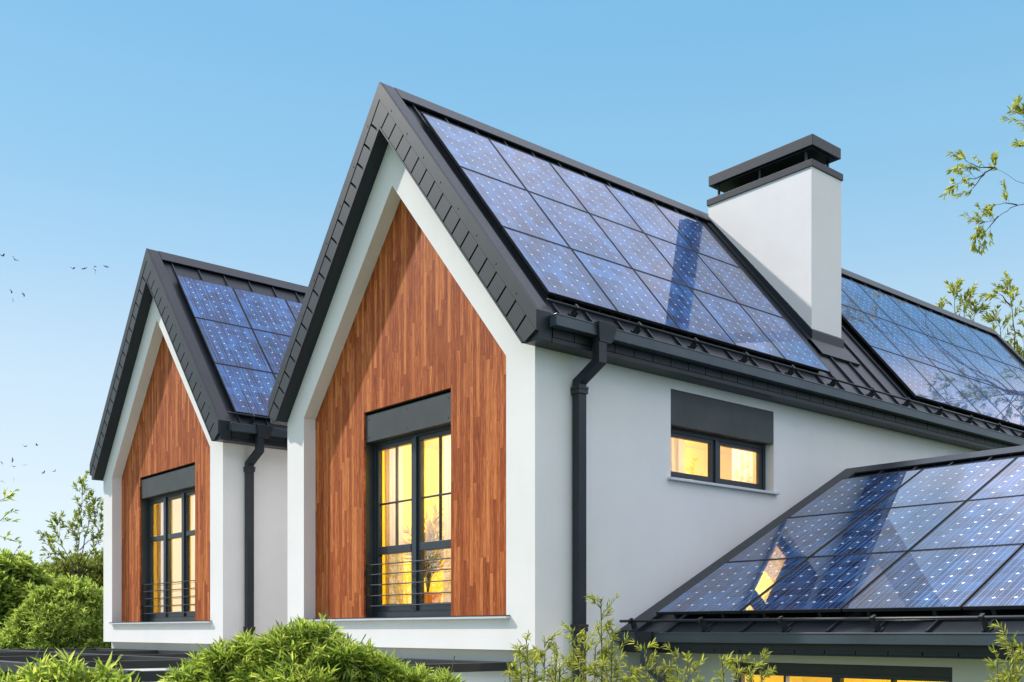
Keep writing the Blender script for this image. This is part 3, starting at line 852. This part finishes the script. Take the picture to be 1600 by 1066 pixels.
c6 = curtain('curtain', -0.26, 0.26, 0, 4.2, 5.6, M_CURTAIN, 'narrow cream curtain at the left of the small side window', (-0.42, 2.80, 0), seed=6, freq=4)
c6.rotation_euler = (0, 0, PI / 2)

def leaf_mesh(name, P, D, NRM, Ln, Wd, m, parent=None):
    """many lanceolate leaves: P base points, D directions, NRM up vectors, lengths, widths"""
    P = np.asarray(P, float); D = np.asarray(D, float); NRM = np.asarray(NRM, float)
    D = D / (np.linalg.norm(D, axis=1, keepdims=True) + 1e-9)
    S = np.cross(D, NRM); S /= (np.linalg.norm(S, axis=1, keepdims=True) + 1e-9)
    U = np.cross(S, D)
    Ln = np.asarray(Ln, float)[:, None]; Wd = np.asarray(Wd, float)[:, None]
    b = P; tip = P + D * Ln - U * Ln * 0.10
    l1 = P + D * Ln * 0.28 + S * Wd * 0.85 + U * Wd * 0.35; r1 = P + D * Ln * 0.28 - S * Wd * 0.85 + U * Wd * 0.35
    l2 = P + D * Ln * 0.62 + S * Wd * 0.75 + U * Wd * 0.25; r2 = P + D * Ln * 0.62 - S * Wd * 0.75 + U * Wd * 0.25
    n = len(P)
    V = np.stack([b, l1, l2, tip, r2, r1], 1).reshape(-1, 3).astype(np.float32)
    idx = (np.arange(n) * 6)[:, None]
    F = np.concatenate([idx + np.array([[0, 3, 2, 1]]), idx + np.array([[0, 5, 4, 3]])], 1).reshape(-1).astype(np.int32)
    me = bpy.data.meshes.new(name)
    me.vertices.add(len(V)); me.vertices.foreach_set('co', V.ravel())
    me.loops.add(len(F)); me.loops.foreach_set('vertex_index', F)
    me.polygons.add(len(F) // 4); me.polygons.foreach_set('loop_start', np.arange(0, len(F), 4, dtype=np.int32))
    me.update(calc_edges=True); me.validate()
    me.materials.append(m)
    o = bpy.data.objects.new(name, me); COL.objects.link(o)
    if parent: o.parent = parent
    return o

class Leaves:
    def __init__(s, seed): s.r = np.random.RandomState(seed); s.P = []; s.D = []; s.N = []; s.L = []; s.W = []
    def twig(s, a, b, n, ln, spread=0.8, width=0.16, droop=0.1, start=0.15):
        """leaves along a straight twig a->b"""
        a = np.array(a, float); b = np.array(b, float); ax = b - a; al = np.linalg.norm(ax) + 1e-9; ax = ax / al
        t = s.r.uniform(start, 1.0, n); t[: max(1, n // 5)] = s.r.uniform(0.92, 1.0, max(1, n // 5))
        p = a + ax * al * t[:, None]
        rd = s.r.normal(size=(n, 3)); rd -= (rd @ ax)[:, None] * ax; rd /= np.linalg.norm(rd, axis=1, keepdims=True) + 1e-9
        sp = spread * s.r.uniform(0.45, 1.25, n)[:, None]
        d = ax + rd * sp + np.array([0, 0, -droop])
        up = np.array([0, 0, 1.0]) + s.r.normal(size=(n, 3)) * 0.35 + rd * 0.2
        l = ln * s.r.uniform(0.6, 1.15, n)
        s.P.append(p); s.D.append(d); s.N.append(up); s.L.append(l); s.W.append(l * width * s.r.uniform(0.8, 1.2, n))
    def build(s, name, m, parent):
        return leaf_mesh(name, np.concatenate(s.P), np.concatenate(s.D), np.concatenate(s.N), np.concatenate(s.L), np.concatenate(s.W), m, parent)

def bush(name, label, base, lumps, nsh, nl, ln, m, seed, cat='bush', width=0.09, z_low=0.8, stray=0.14, rise=0.5, groups=None):
    """dense shrub: shoots ending on a lumpy outline; lumps: (x, y, z, radius) about the base; leaves sit along each shoot"""
    root = empty(name, base, label, cat)
    rs = np.random.RandomState(seed); lv = Leaves(seed + 1); st = MB()
    wts = np.array([l[3] ** 2 for l in lumps]); wts /= wts.sum()
    for k, (x, y, z, r) in enumerate(lumps):
        st.tube([(0.06 * math.cos(k), 0.06 * math.sin(k), 0), (x * 0.4, y * 0.4, z * 0.55), (x, y, z)], [0.028, 0.018, 0.006], 6)
    for i in range(nsh):
        x, y, z, r = lumps[rs.choice(len(lumps), p=wts)]
        d = rs.normal(size=3); d /= np.linalg.norm(d)
        if rs.rand() < 0.6: d[2] = abs(d[2])
        k = rs.uniform(0.45, 1.0) ** 0.5
        if rs.rand() < stray: k *= rs.uniform(1.0, 1.45)
        tip = np.array([x, y, z]) + d * r * k
        if tip[2] < z_low: continue
        out = d + np.array([0, 0, rise]) + rs.normal(size=3) * 0.25; out /= np.linalg.norm(out)
        L_ = ln * rs.uniform(2.0, 4.0)
        a = tip - out * L_
        lv.twig(a, tip, nl, ln, 0.9, width, 0.12, 0.2)
        if i % 4 == 0: st.tube([tuple(a), tuple(tip)], [0.0035, 0.0015], 4, False)
    lv.build('foliage', m, root); st.build('stem', M_STEM, root)
    return root
def lumps_px(d, base_px, lst):
    """outline lumps given as (px, py, radius px, depth offset m) at distance d"""
    b = at(base_px, 987, d); b.z = 0; out = []
    for px, py, r, w in lst:
        q = at(px, py, d + w); out.append((q.x - b.x, q.y - b.y, q.z, r * d / FPX))
    return b, out

# palm-like plant in its pot behind the double window
pp = empty('potted_plant', (-3.42, 0.98, 3.048), 'feathery plant in a terracotta pot inside the double window', 'plant')
MB().lathe((0, 0, 0), [(0.001, 0), (0.15, 0), (0.20, 0.33), (0.215, 0.36), (0.19, 0.37), (0.17, 0.33), (0.001, 0.32)], 24).build('pot', M_POT, pp, smooth=True)
lv = Leaves(5); sm = MB(); rs = random.Random(8)
for i in range(22):
    an = rs.random() * 6.28; le = rs.uniform(0.7, 1.25); sp = rs.uniform(0.1, 0.5)
    pts = [(0, 0, 0.33)]
    for t in (0.33, 0.66, 1.0):
        pts.append((math.cos(an) * sp * t * t, math.sin(an) * sp * t * t, 0.33 + le * (t - 0.25 * t * t * sp)))
    sm.tube(pts, [0.008, 0.006, 0.005, 0.003], 5)
    for a, b2 in zip(pts[1:-1], pts[2:]): lv.twig(a, b2, 18, 0.2, 0.7, 0.07, 0.2, 0.0)
lv.build('fronds', M_LEAF_GOLD, pp); sm.build('stalk', M_STEM, pp)

# ------------------------------------------------------------------ pergola
per = empty('pergola', (-7.5, -2.0, 0), 'black metal pergola frame below the upper windows, along both houses', 'pergola')
def pbeam(name, x0, x1, y0, y1, z0, z1):
    return MB().box(x0 + 7.5, x1 + 7.5, y0 + 2, y1 + 2, z0, z1).build(name, M_DARK, per, 0.004)
pbeam('wall_beam', -14.6, -0.52, 0.06, 0.166, 2.385, 2.49)
pbeam('front_beam', -17.0, -0.52, -4.46, -4.34, 2.375, 2.495)
for x in (-0.58, -4.1, -7.6, -11.1, -14.54):
    pbeam('cross_beam', x - 0.06, x + 0.06, -4.338, 0.058, 2.388, 2.488)
for x0, x1 in ((-4.03, -0.65), (-7.53, -4.17), (-11.03, -7.67), (-14.47, -11.17)):
    pbeam('purlin', x0, x1, -1.96, -1.86, 2.392, 2.482)
for x in (-0.6, -7.6, -14.5):
    pbeam('post', x - 0.055, x + 0.055, -4.455, -4.345, 0.0, 2.374)

# ------------------------------------------------------------------ ground
M_LAWN = plain_mat('lawn_grass', (0.055, 0.095, 0.025), 0.95, 0.35, 6.0)
M_PAVE = plain_mat('pale_paving', (0.40, 0.385, 0.35), 0.9, 0.12, 4.0)
tag(MB().quad((-900, -900, 0), (900, -900, 0), (900, 900, 0), (-900, 900, 0)).build('lawn', M_LAWN), kind='structure')
mb = MB()
mb.quad((-15.5, -5.0, 0.004), (-0.4, -5.0, 0.004), (-0.4, 0.165, 0.004), (-15.5, 0.165, 0.004))
mb.quad((-8.035, 0.175, 0.004), (-5.775, 0.175, 0.004), (-5.775, 12, 0.004), (-8.035, 12, 0.004))
tag(mb.build('terrace', M_PAVE), kind='structure')

# ------------------------------------------------------------------ planting in front
b_, lp = lumps_px(6.6, 492, [(470, 1004, 30, 0), (503, 1006, 30, .1), (432, 1018, 28, -.05), (388, 1026, 30, .1), (346, 1036, 28, 0), (312, 1054, 26, .1), (284, 1070, 26, 0), (538, 1030, 28, -.1), (572, 1042, 28, .05), (600, 1052, 26, 0), (648, 1068, 24, 0), (698, 1072, 22, .1),
    (470, 1052, 58, 0), (400, 1070, 50, 0), (540, 1072, 50, .1), (340, 1085, 40, 0), (620, 1092, 46, 0), (470, 1110, 70, -.2), (680, 1100, 36, 0), (300, 1100, 34, 0)])
bush('bush', 'big lush bright green bush in front of the pergola between the two houses', b_, lp, 2300, 15, 0.078, M_LEAF_LUSH, 11, z_low=2.3, stray=0.28, width=0.08, rise=0.3)
b_, lp = lumps_px(5.0, 112, [(62, 1064, 26, 0), (112, 1058, 30, 0), (160, 1068, 26, .05), (200, 1088, 22, 0), (22, 1080, 24, 0), (112, 1104, 60, 0), (60, 1109, 50, 0), (170, 1114, 50, 0), (0, 1114, 40, 0)])
bush('bush', 'bright green bush with long pointed leaves under the far house', b_, lp, 380, 12, 0.092, M_LEAF_LUSH, 23, width=0.085, z_low=2.35, stray=0.25, rise=0.35)

def sapling(name, label, base, stems, ln, m, seed, cat='shrub', width=0.105, twig_len=0.26, per_m=22):
    """loose shrub of thin upright stems; stems: (dx, dy, height, lean x, lean y, bare fraction)"""
    root = empty(name, base, label, cat)
    rs = np.random.RandomState(seed); lv = Leaves(seed); st = MB()
    for dx, dy, hh, lx, ly, bare in stems:
        pts = []
        for k in range(7):
            t = k / 6
            pts.append(Vector((dx * t ** 0.5 + lx * t * t + rs.normal() * 0.012, dy * t ** 0.5 + ly * t * t + rs.normal() * 0.012, hh * t)))
        st.tube(pts, [0.012 * (1 - 0.8 * k / 6) + 0.001 for k in range(7)], 6)
        n = int(hh * (1 - bare) * per_m)
        for i in range(n):
            t = bare + (1 - bare) * (i + rs.rand()) / n
            f = t * 6; k = min(5, int(f)); p0 = pts[k].lerp(pts[k + 1], f - k)
            an = rs.rand() * 6.28; l_ = twig_len * rs.uniform(0.5, 1.2) * (1.15 - 0.75 * (t - bare) / (1 - bare))
            tip = p0 + Vector((math.cos(an) * l_ * 0.75, math.sin(an) * l_ * 0.75, l_ * rs.uniform(0.25, 0.9)))
            st.tube([p0, tip], [0.003, 0.0012], 4, False)
            lv.twig(p0, tip, rs.randint(14, 24), ln, 0.95, width, 0.10, 0.2)
        lv.twig(pts[5], pts[6], 14, ln, 0.5, width, 0, 0.3)
    lv.build('foliage', m, root); st.build('stem', M_STEM, root)
    return root
def stems_px(d, base_px, lst):
    """stems given by (px, top py, bare) at distance d -> local stems for a plant rooted at base_px"""
    b = at(base_px, 1066, d); out = []
    for i, (px, py, bare) in enumerate(lst):
        q = at(px, py, d + (i % 3 - 1) * 0.15)
        out.append(((q.x - b.x) * 0.85, (q.y - b.y) * 0.85, q.z, (q.x - b.x) * 0.15, (q.y - b.y) * 0.15, bare))
    return Vector((b.x, b.y, 0)), out
b_, s_ = stems_px(7.6, 840, [(826, 1000, .72), (812, 1020, .74), (850, 1000, .74), (868, 1022, .76), (838, 1030, .78), (798, 1045, .8), (880, 1048, .8)])
sapling('shrub', 'loose yellow-green shrub below the corner of the chimney house', b_, s_, 0.062, M_LEAF_WILLOW, 31)
b_, s_ = stems_px(7.9, 935, [(938, 936, .70), (892, 985, .74), (912, 1000, .74), (955, 985, .72), (930, 1010, .76), (970, 1030, .78), (905, 1030, .78), (948, 1045, .8), (985, 1048, .82)])
sapling('shrub', 'tallest loose yellow-green shrub beside the downpipe and wing corner', b_, s_, 0.062, M_LEAF_WILLOW, 37)
b_, s_ = stems_px(7.6, 1045, [(1010, 1012, .76), (1065, 1022, .76), (1075, 1035, .78), (1030, 1050, .8)])
sapling('shrub', 'loose yellow-green shrub under the wing gutter hopper', b_, s_, 0.062, M_LEAF_WILLOW, 41)
b_, s_ = stems_px(7.4, 1165, [(1133, 1030, .8), (1153, 1032, .8), (1190, 1022, .8), (1172, 1045, .82)])
sapling('shrub', 'small loose yellow-green shrub in front of the wing window', b_, s_, 0.060, M_LEAF_WILLOW, 43, twig_len=0.2)
b_, s_ = stems_px(7.2, 1590, [(1586, 998, .72), (1560, 1030, .78), (1605, 1020, .76), (1575, 1040, .8)])
sapling('shrub', 'yellow-green shrub right of the wing window', b_, s_, 0.065, M_LEAF_WILLOW, 47)

# ------------------------------------------------------------------ planting behind
b_, lp = lumps_px(25.0, 100, [(110, 938, 36, 0), (75, 952, 34, -.2), (145, 950, 34, .2), (55, 975, 34, 0), (100, 985, 50, -.4), (150, 990, 40, 0), (40, 1005, 34, -.2), (95, 1030, 60, -.2), (170, 970, 34, .3), (20, 1030, 40, 0), (150, 1040, 50, 0), (180, 1010, 40, 0)])
bush('bush', 'rounded fresh green bush left of the far house wall', b_, lp, 6500, 12, 0.15, M_LEAF_BUSH, 51, width=0.12)
b_, lp = lumps_px(27.0, 10, [(20, 895, 30, 0), (-10, 900, 34, 0), (45, 905, 26, 0), (0, 940, 46, -.3), (40, 945, 34, -.2), (-30, 960, 50, 0), (10, 990, 60, 0), (0, 1040, 70, 0), (62, 915, 20, .2)])
bush('bush', 'darker broad-leaved bush at the left edge beside the rounded one', b_, lp, 3400, 10, 0.21, M_LEAF_BUSH, 53, width=0.17, rise=0.2)
b_, lp = lumps_px(30.0, 118, [(80, 905, 26, 0), (115, 895, 26, 0), (150, 890, 28, 0), (100, 925, 40, 0), (150, 930, 40, 0), (170, 910, 30, 0), (120, 980, 70, 0), (60, 930, 26, 0)])
bush('bush', 'low olive bush behind the rounded bush, under the slender tree', b_, lp, 2600, 10, 0.16, M_LEAF_OLIVE, 57, width=0.13)

def limb_tree(name, label, base, trunk_top, limbs, ln, m, seed, r0=0.12, per_m=9, twig=0.5, cat='tree', nl=14, width=0.17, lr=0.16):
    """trunk plus explicit limbs (polylines of world points, leafy from fraction f on)"""
    base = Vector(base)
    root = empty(name, base, label, cat)
    rs = np.random.RandomState(seed); lv = Leaves(seed); wood = MB()
    tt = Vector(trunk_top) - base
    wood.tube([Vector((0, 0, 0)), tt * 0.5 + Vector((0.08, 0.05, 0)), tt], [r0, r0 * 0.75, r0 * 0.45], 8)
    for pts, f in limbs:
        pts = [Vector(q) - base for q in pts]
        # smooth subdivision with jitter
        fine = []
        for a, b2 in zip(pts[:-1], pts[1:]):
            for k in range(4):
                fine.append(a.lerp(b2, k / 4) + Vector(rs.normal(size=3) * 0.02 * (a - b2).length))
        fine.append(pts[-1])
        L_ = len(fine)
        wood.tube(fine, [max(0.004, r0 * lr * (1 - k / (L_ - 1)) ** 1.1) for k in range(L_)], 6)
        tot = sum((fine[i + 1] - fine[i]).length for i in range(L_ - 1))
        n = max(3, int(tot * (1 - f) * per_m))
        for i in range(n):
            t = f + (1 - f) * (i + rs.rand()) / n
            g = t * (L_ - 1); k = min(L_ - 2, int(g)); p0 = fine[k].lerp(fine[k + 1], g - k)
            ax = (fine[k + 1] - fine[k]).normalized()
            rd = Vector(rs.normal(size=3)); rd = (rd - ax * rd.dot(ax)).normalized()
            l_ = twig * rs.uniform(0.4, 1.2) * (1.2 - 0.6 * (t - f) / (1 - f))
            tip = p0 + (ax * 0.7 + rd * 0.8 + Vector((0, 0, 0.25))).normalized() * l_
            wood.tube([p0, tip], [0.004, 0.0015], 4, False)
            lv.twig(p0, tip, nl, ln, 0.75, width, 0.15, 0.25)
        lv.twig(fine[-3], fine[-1], nl, ln, 0.5, width, 0, 0.1)
    wood.build('trunk', M_BARK, root); lv.build('crown', m, root)
    return root

# slender tree left of the far house
d = 28.0
base = at(128, 987, d); base.z = 0
A = lambda x, y, dd=d: at(x, y, dd)
limb_tree('slender_tree', 'slender loose tree rising behind the bushes by the far house', base, A(122, 900), [
    ([A(122, 900), A(124, 840), A(128, 790), A(130, 752)], 0.22), ([A(122, 880), A(136, 830), A(144, 800), A(147, 785)], 0.3),
    ([A(122, 895), A(100, 860), A(90, 830), A(88, 812)], 0.3), ([A(120, 905), A(96, 880), A(80, 858), A(76, 842)], 0.35),
    ([A(125, 890), A(150, 850), A(156, 820), A(158, 808)], 0.25), ([A(122, 870), A(118, 838), A(112, 822)], 0.3),
    ([A(124, 860), A(138, 845), A(150, 840)], 0.2), ([A(120, 900), A(108, 882), A(98, 868)], 0.1), ([A(124, 905), A(140, 880), A(160, 868)], 0.1),
    ([A(122, 910), A(112, 890), A(120, 870)], 0.1), ([A(124, 900), A(146, 886), A(165, 880)], 0.1), ([A(124, 915), A(95, 900), A(85, 890)], 0.1)],
    0.15, M_LEAF_OLIVE, 61, 0.10, 11, 0.55, nl=13)
# leafy twigs of a tree mostly beyond the left edge
d = 16.0
base = at(-120, 987, d); base.z = 0
limb_tree('leaning_tree', 'sparse leafy twigs of a tree reaching in from the left edge', base, A(-70, 860, d), [
    ([A(-70, 860, d), A(-30, 810, d), A(0, 782, d), A(17, 774, d)], 0.62), ([A(-70, 870, d), A(-30, 835, d), A(-2, 815, d), A(12, 802, d)], 0.62),
    ([A(-70, 880, d), A(-25, 850, d), A(0, 838, d), A(18, 845, d)], 0.66), ([A(-70, 880, d), A(-30, 868, d), A(8, 866, d), A(32, 868, d)], 0.75)],
    0.095, M_LEAF_BUSH, 67, 0.09, 3.2, 0.22, nl=5, width=0.26)
# tree beyond the right edge whose branches hang into the sky
d = 30.0
base = at(1790, 987, d); base.z = 0
limb_tree('tall_tree', 'tree beyond the right edge with drooping leafy branches against the sky', base, A(1770, 420, d), [
    ([A(1770, 420, d), A(1690, 340, d), A(1630, 305, d), A(1572, 272, d), A(1552, 262, d)], 0.93),
    ([A(1553, 262, d), A(1530, 262, d), A(1510, 252, d), A(1500, 240, d)], 0.15), ([A(1553, 262, d), A(1528, 278, d), A(1505, 282, d), A(1484, 294, d)], 0.2),
    ([A(1540, 268, d), A(1524, 290, d), A(1516, 300, d)], 0.3),
    ([A(1770, 430, d), A(1680, 330, d), A(1620, 312, d), A(1580, 325, d), A(1550, 345, d), A(1530, 350, d), A(1520, 384, d)], 0.62),
    ([A(1590, 320, d), A(1570, 318, d), A(1545, 322, d)], 0.2), ([A(1560, 338, d), A(1545, 356, d), A(1536, 368, d)], 0.2),
    ([A(1770, 420, d), A(1700, 300, d), A(1640, 240, d), A(1604, 190, d), A(1590, 172, d)], 0.62),
    ([A(1640, 245, d), A(1612, 232, d), A(1594, 226, d)], 0.3),
    ([A(1770, 430, d), A(1800, 300, d), A(1840, 200, d)], 0.1), ([A(1770, 430, d), A(1790, 330, d), A(1780, 220, d)], 0.1), ([A(1770, 440, d), A(1830, 380, d), A(1890, 340, d)], 0.1), ([A(1770, 450, d), A(1760, 380, d), A(1740, 300, d)], 0.2), ([A(1770, 470, d), A(1810, 430, d), A(1870, 420, d)], 0.1), ([A(1770, 470, d), A(1720, 450, d), A(1680, 460, d)], 0.2), ([A(1770, 430, d), A(1860, 380, d), A(1920, 300, d)], 0.3)],
    0.19, M_LEAF_WILLOW, 71, 0.15, 7.0, 0.55, nl=18, width=0.12, lr=0.14)
# trees behind the chimney house roof
d = 36.0
def roof_tree(label, px, limbs, seed):
    base = at(px, 987, d); base.z = 0
    return limb_tree('leafy_tree', label, base, at(px, 640, d), limbs, 0.20, M_LEAF_WILLOW, seed, 0.2, 7.0, 0.62, nl=14, width=0.16)
roof_tree('light green treetop just above the far end of the roof', 1500, [
    ([A(1500, 640, d), A(1496, 540, d), A(1492, 475, d), A(1490, 452, d)], 0.55), ([A(1500, 640, d), A(1508, 540, d), A(1506, 480, d), A(1508, 462, d)], 0.55),
    ([A(1500, 640, d), A(1512, 540, d), A(1522, 495, d), A(1524, 488, d)], 0.5), ([A(1500, 640, d), A(1480, 540, d), A(1472, 480, d)], 0.6)], 83)
roof_tree('taller light green tree past the roof end at the right edge', 1590, [
    ([A(1590, 640, d), A(1586, 520, d), A(1580, 470, d), A(1572, 445, d)], 0.45), ([A(1580, 480, d), A(1566, 462, d), A(1556, 456, d)], 0.2),
    ([A(1590, 640, d), A(1570, 560, d), A(1562, 510, d), A(1552, 498, d)], 0.45), ([A(1590, 640, d), A(1556, 560, d), A(1545, 528, d)], 0.4),
    ([A(1590, 640, d), A(1600, 560, d), A(1602, 490, d)], 0.3), ([A(1590, 640, d), A(1580, 580, d), A(1580, 535, d)], 0.2), ([A(1590, 640, d), A(1610, 580, d), A(1625, 540, d)], 0.2),
    ([A(1590, 640, d), A(1595, 590, d), A(1600, 550, d)], 0.2), ([A(1590, 640, d), A(1575, 600, d), A(1566, 550, d)], 0.3)], 89)

# trees standing outside the frame, seen mirrored in the window panes
def round_tree(label, base, h, r, seed):
    base = Vector(base); rs = np.random.RandomState(seed); limbs = []
    top = base + Vector((0, 0, h * 0.45))
    for i in range(26):
        an = rs.uniform(0, 6.28); e = rs.uniform(0.0, 1.3)
        q = top + Vector((math.cos(an) * math.cos(e) * r, math.sin(an) * math.cos(e) * r, math.sin(e) * h * 0.52 - 0.1 * h))
        limbs.append(([top, top.lerp(q, 0.5) + Vector((0, 0, 0.25)), q], 0.3))
    return limb_tree('leafy_tree', label, base, top, limbs, 0.17, M_LEAF_BUSH, seed, 0.2, 5, 0.6, nl=11, width=0.14)
round_tree('leafy tree mirrored in the panes of the double window', (-20, -11.5, 0), 6.6, 2.6, 101)
round_tree('leafy tree mirrored in the small side window', (13.5, 21.5, 0), 10.5, 3.0, 103)

# ------------------------------------------------------------------ birds
def bird_mesh(flap):
    mb = MB()
    n = 8
    prof = [(0.002, -0.16), (0.022, -0.11), (0.038, -0.03), (0.036, 0.05), (0.024, 0.10), (0.022, 0.125), (0.010, 0.145), (0.001, 0.17)]
    base = 0
    for r, y in prof:
        for k in range(n): mb.v.append((r * math.cos(2 * PI * k / n), y, r * 0.9 * math.sin(2 * PI * k / n)))
    for i in range(len(prof) - 1):
        for k in range(n): mb.f.append((i * n + k, i * n + (k + 1) % n, (i + 1) * n + (k + 1) % n, (i + 1) * n + k))
    for s in (1, -1):
        st = [(0.02, 0.09, -0.06, 0.0), (0.16, 0.11, -0.05, flap * 0.7), (0.27, 0.05, -0.06, flap), (0.36, -0.05, -0.08, flap * 0.75)]
        top = [(s * x, y0, z + 0.012) for x, y0, y1, z in st] + [(s * x, y1, z + 0.008) for x, y0, y1, z in st]
        bot = [(x, y, z - 0.014) for x, y, z in top]
        b0 = len(mb.v); mb.v += top + bot
        for i in range(3):
            mb.f.append((b0 + i, b0 + i + 1, b0 + i + 5, b0 + i + 4)); mb.f.append((b0 + 8 + i, b0 + 12 + i, b0 + 13 + i, b0 + 9 + i))
            mb.f.append((b0 + i, b0 + 8 + i, b0 + 9 + i, b0 + i + 1)); mb.f.append((b0 + 4 + i, b0 + 5 + i, b0 + 13 + i, b0 + 12 + i))
        mb.f.append((b0 + 3, b0 + 11, b0 + 15, b0 + 7))
    # fanned tail
    b0 = len(mb.v)
    mb.v += [(-0.015, -0.10, 0.005), (0.015, -0.10, 0.005), (0.045, -0.24, 0.008), (-0.045, -0.24, 0.008), (-0.015, -0.10, -0.005), (0.015, -0.10, -0.005), (0.045, -0.24, 0.0), (-0.045, -0.24, 0.0)]
    mb.f += [(b0, b0 + 1, b0 + 2, b0 + 3), (b0 + 7, b0 + 6, b0 + 5, b0 + 4), (b0, b0 + 3, b0 + 7, b0 + 4), (b0 + 1, b0 + 5, b0 + 6, b0 + 2), (b0 + 2, b0 + 6, b0 + 7, b0 + 3)]
    return mb
proto_birds = [bird_mesh(0.16), bird_mesh(-0.10), bird_mesh(0.05)]
bird_me = []
for mb in proto_birds:
    o = mb.build('bird', M_BIRD); bird_me.append(o.data); bpy.data.objects.remove(o)
BIRDS = [(4, 400, 0, 'bird at the left edge, higher of the two uppermost birds'), (23, 406, 0, 'bird just right of the highest bird, lower of that pair'),
 (114, 420, 0, 'leftmost bird of the small row left of the far roof ridge'), (132, 420, 2, 'second bird from the left in the row near the far roof ridge'),
 (149, 417, 2, 'upper of the two stacked birds in the row near the far roof'), (149, 423, 1, 'lower of the two stacked birds in the row near the far roof'),
 (166, 417, 2, 'bird nearest the far roof ridge, rightmost of its row'),
 (18, 455, 1, 'upper left bird of the loose trio below the uppermost pair'), (37, 460, 1, 'rightmost bird of the loose trio below the uppermost pair'), (21, 470, 1, 'lowest bird of the loose trio below the uppermost pair'),
 (39, 698, 0, 'left bird of the top pair in the low flock'), (57, 696, 0, 'right bird of the top pair in the low flock'),
 (2, 722, 1, 'bird at the left edge of the low flock'), (20, 719, 1, 'upper bird of the close pair in the low flock'), (21, 729, 2, 'lower bird of the close pair in the low flock'),
 (39, 727, 2, 'lone bird in the middle of the low flock'), (68, 739, 0, 'second bird from the right in the low flock'), (85, 737, 0, 'rightmost bird of the low flock, nearest the far house'),
 (4, 752, 1, 'lowest left bird of the flock above the left tree'), (22, 749, 1, 'lowest bird of the flock, above the bushes')]
rs = random.Random(4)
for x, y, k, lab in BIRDS:
    dd = rs.uniform(85, 105) if y < 500 else rs.uniform(95, 115)
    o = bpy.data.objects.new('bird', bird_me[k]); COL.objects.link(o)
    o.location = at(x, y, dd); o.rotation_euler = (rs.uniform(-0.5, 0.5), rs.uniform(-0.7, 0.7) + (1.0 if k == 1 else 0), TH + rs.uniform(-0.9, 0.9))
    o.scale = (0.78, 0.78, 0.78)
    tag(o, lab, 'bird', 'birds flying at the left')

# ------------------------------------------------------------------ light
SUN = Vector((-2.1, -1.0, 2.1)).normalized()
sd = bpy.data.lights.new('sun', 'SUN'); sd.energy = 4.1; sd.angle = math.radians(1.1); sd.color = (1.0, 0.955, 0.90)
so = bpy.data.objects.new('sun', sd); COL.objects.link(so)
so.rotation_euler = (-SUN).to_track_quat('-Z', 'Y').to_euler()
w = bpy.data.worlds.new('World'); C.world = w; w.use_nodes = True
nt = w.node_tree; bg = nt.nodes['Background']
sky = N(nt, 'ShaderNodeTexSky', sky_type='NISHITA'); sky.sun_disc = False
sky.sun_elevation = math.asin(SUN.z); sky.sun_rotation = math.atan2(SUN.x, SUN.y)
sky.air_density = 1.0; sky.dust_density = 0.6; sky.ozone_density = 1.5
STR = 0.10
tc = N(nt, 'ShaderNodeTexCoord'); sep = N(nt, 'ShaderNodeSeparateXYZ'); L(nt, tc.outputs['Generated'], sep.inputs[0])
# high bright clouds overhead, out of view, added for panel reflections and fill
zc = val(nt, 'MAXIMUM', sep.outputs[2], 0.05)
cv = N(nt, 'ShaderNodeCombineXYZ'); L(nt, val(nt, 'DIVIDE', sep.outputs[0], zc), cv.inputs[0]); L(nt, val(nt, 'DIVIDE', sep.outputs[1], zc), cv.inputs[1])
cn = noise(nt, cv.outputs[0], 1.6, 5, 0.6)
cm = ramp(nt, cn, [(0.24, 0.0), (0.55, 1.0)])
added_bank = N(nt, 'ShaderNodeMapRange', interpolation_type='SMOOTHSTEP')  # lowers the added clouds right of the view, paling the panels' reflections
L(nt, val(nt, 'ADD', val(nt, 'MULTIPLY', sep.outputs[0], RIGHT.x), val(nt, 'MULTIPLY', sep.outputs[1], RIGHT.y)), added_bank.inputs[0])
added_bank.inputs[1].default_value = 0.50; added_bank.inputs[2].default_value = 0.66; added_bank.inputs[4].default_value = 0.26
el = N(nt, 'ShaderNodeMapRange', interpolation_type='SMOOTHSTEP'); L(nt, val(nt, 'ADD', sep.outputs[2], added_bank.outputs[0]), el.inputs[0])
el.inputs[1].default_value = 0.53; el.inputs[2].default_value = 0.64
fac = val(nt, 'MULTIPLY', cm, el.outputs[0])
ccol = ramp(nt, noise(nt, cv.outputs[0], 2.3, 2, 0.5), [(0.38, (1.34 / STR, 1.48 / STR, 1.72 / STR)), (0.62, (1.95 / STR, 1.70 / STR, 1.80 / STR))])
hz = ramp(nt, sep.outputs[2], [(0.0, (0.74, 0.85, 0.93)), (0.11, (0.72, 0.84, 0.92)), (0.228, (0.58, 0.76, 0.90)), (0.32, (0.39, 0.65, 0.87)), (0.385, (0.295, 0.59, 0.84)), (0.49, (0.215, 0.525, 0.81)), (1.0, (0.14, 0.40, 0.74))])
hzs = N(nt, 'ShaderNodeVectorMath', operation='SCALE'); L(nt, hz, hzs.inputs[0]); hzs.inputs['Scale'].default_value = 0.90 / STR
nis = N(nt, 'ShaderNodeVectorMath', operation='SCALE'); L(nt, sky.outputs[0], nis.inputs[0]); nis.inputs['Scale'].default_value = 1.4
skyc = mixc(nt, 0.86, nis.outputs[0], hzs.outputs[0])
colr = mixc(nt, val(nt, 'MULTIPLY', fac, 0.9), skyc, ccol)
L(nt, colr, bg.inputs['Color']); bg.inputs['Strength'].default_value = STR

C.view_settings.view_transform = 'Standard'; C.view_settings.look = 'None'
C.view_settings.exposure = 0.22; C.view_settings.gamma = 1.0
C.render.engine = 'CYCLES'
C.cycles.max_bounces = 8; C.cycles.transparent_max_bounces = 12; C.cycles.glossy_bounces = 4; C.cycles.diffuse_bounces = 4
C.cycles.sample_clamp_indirect = 6.0
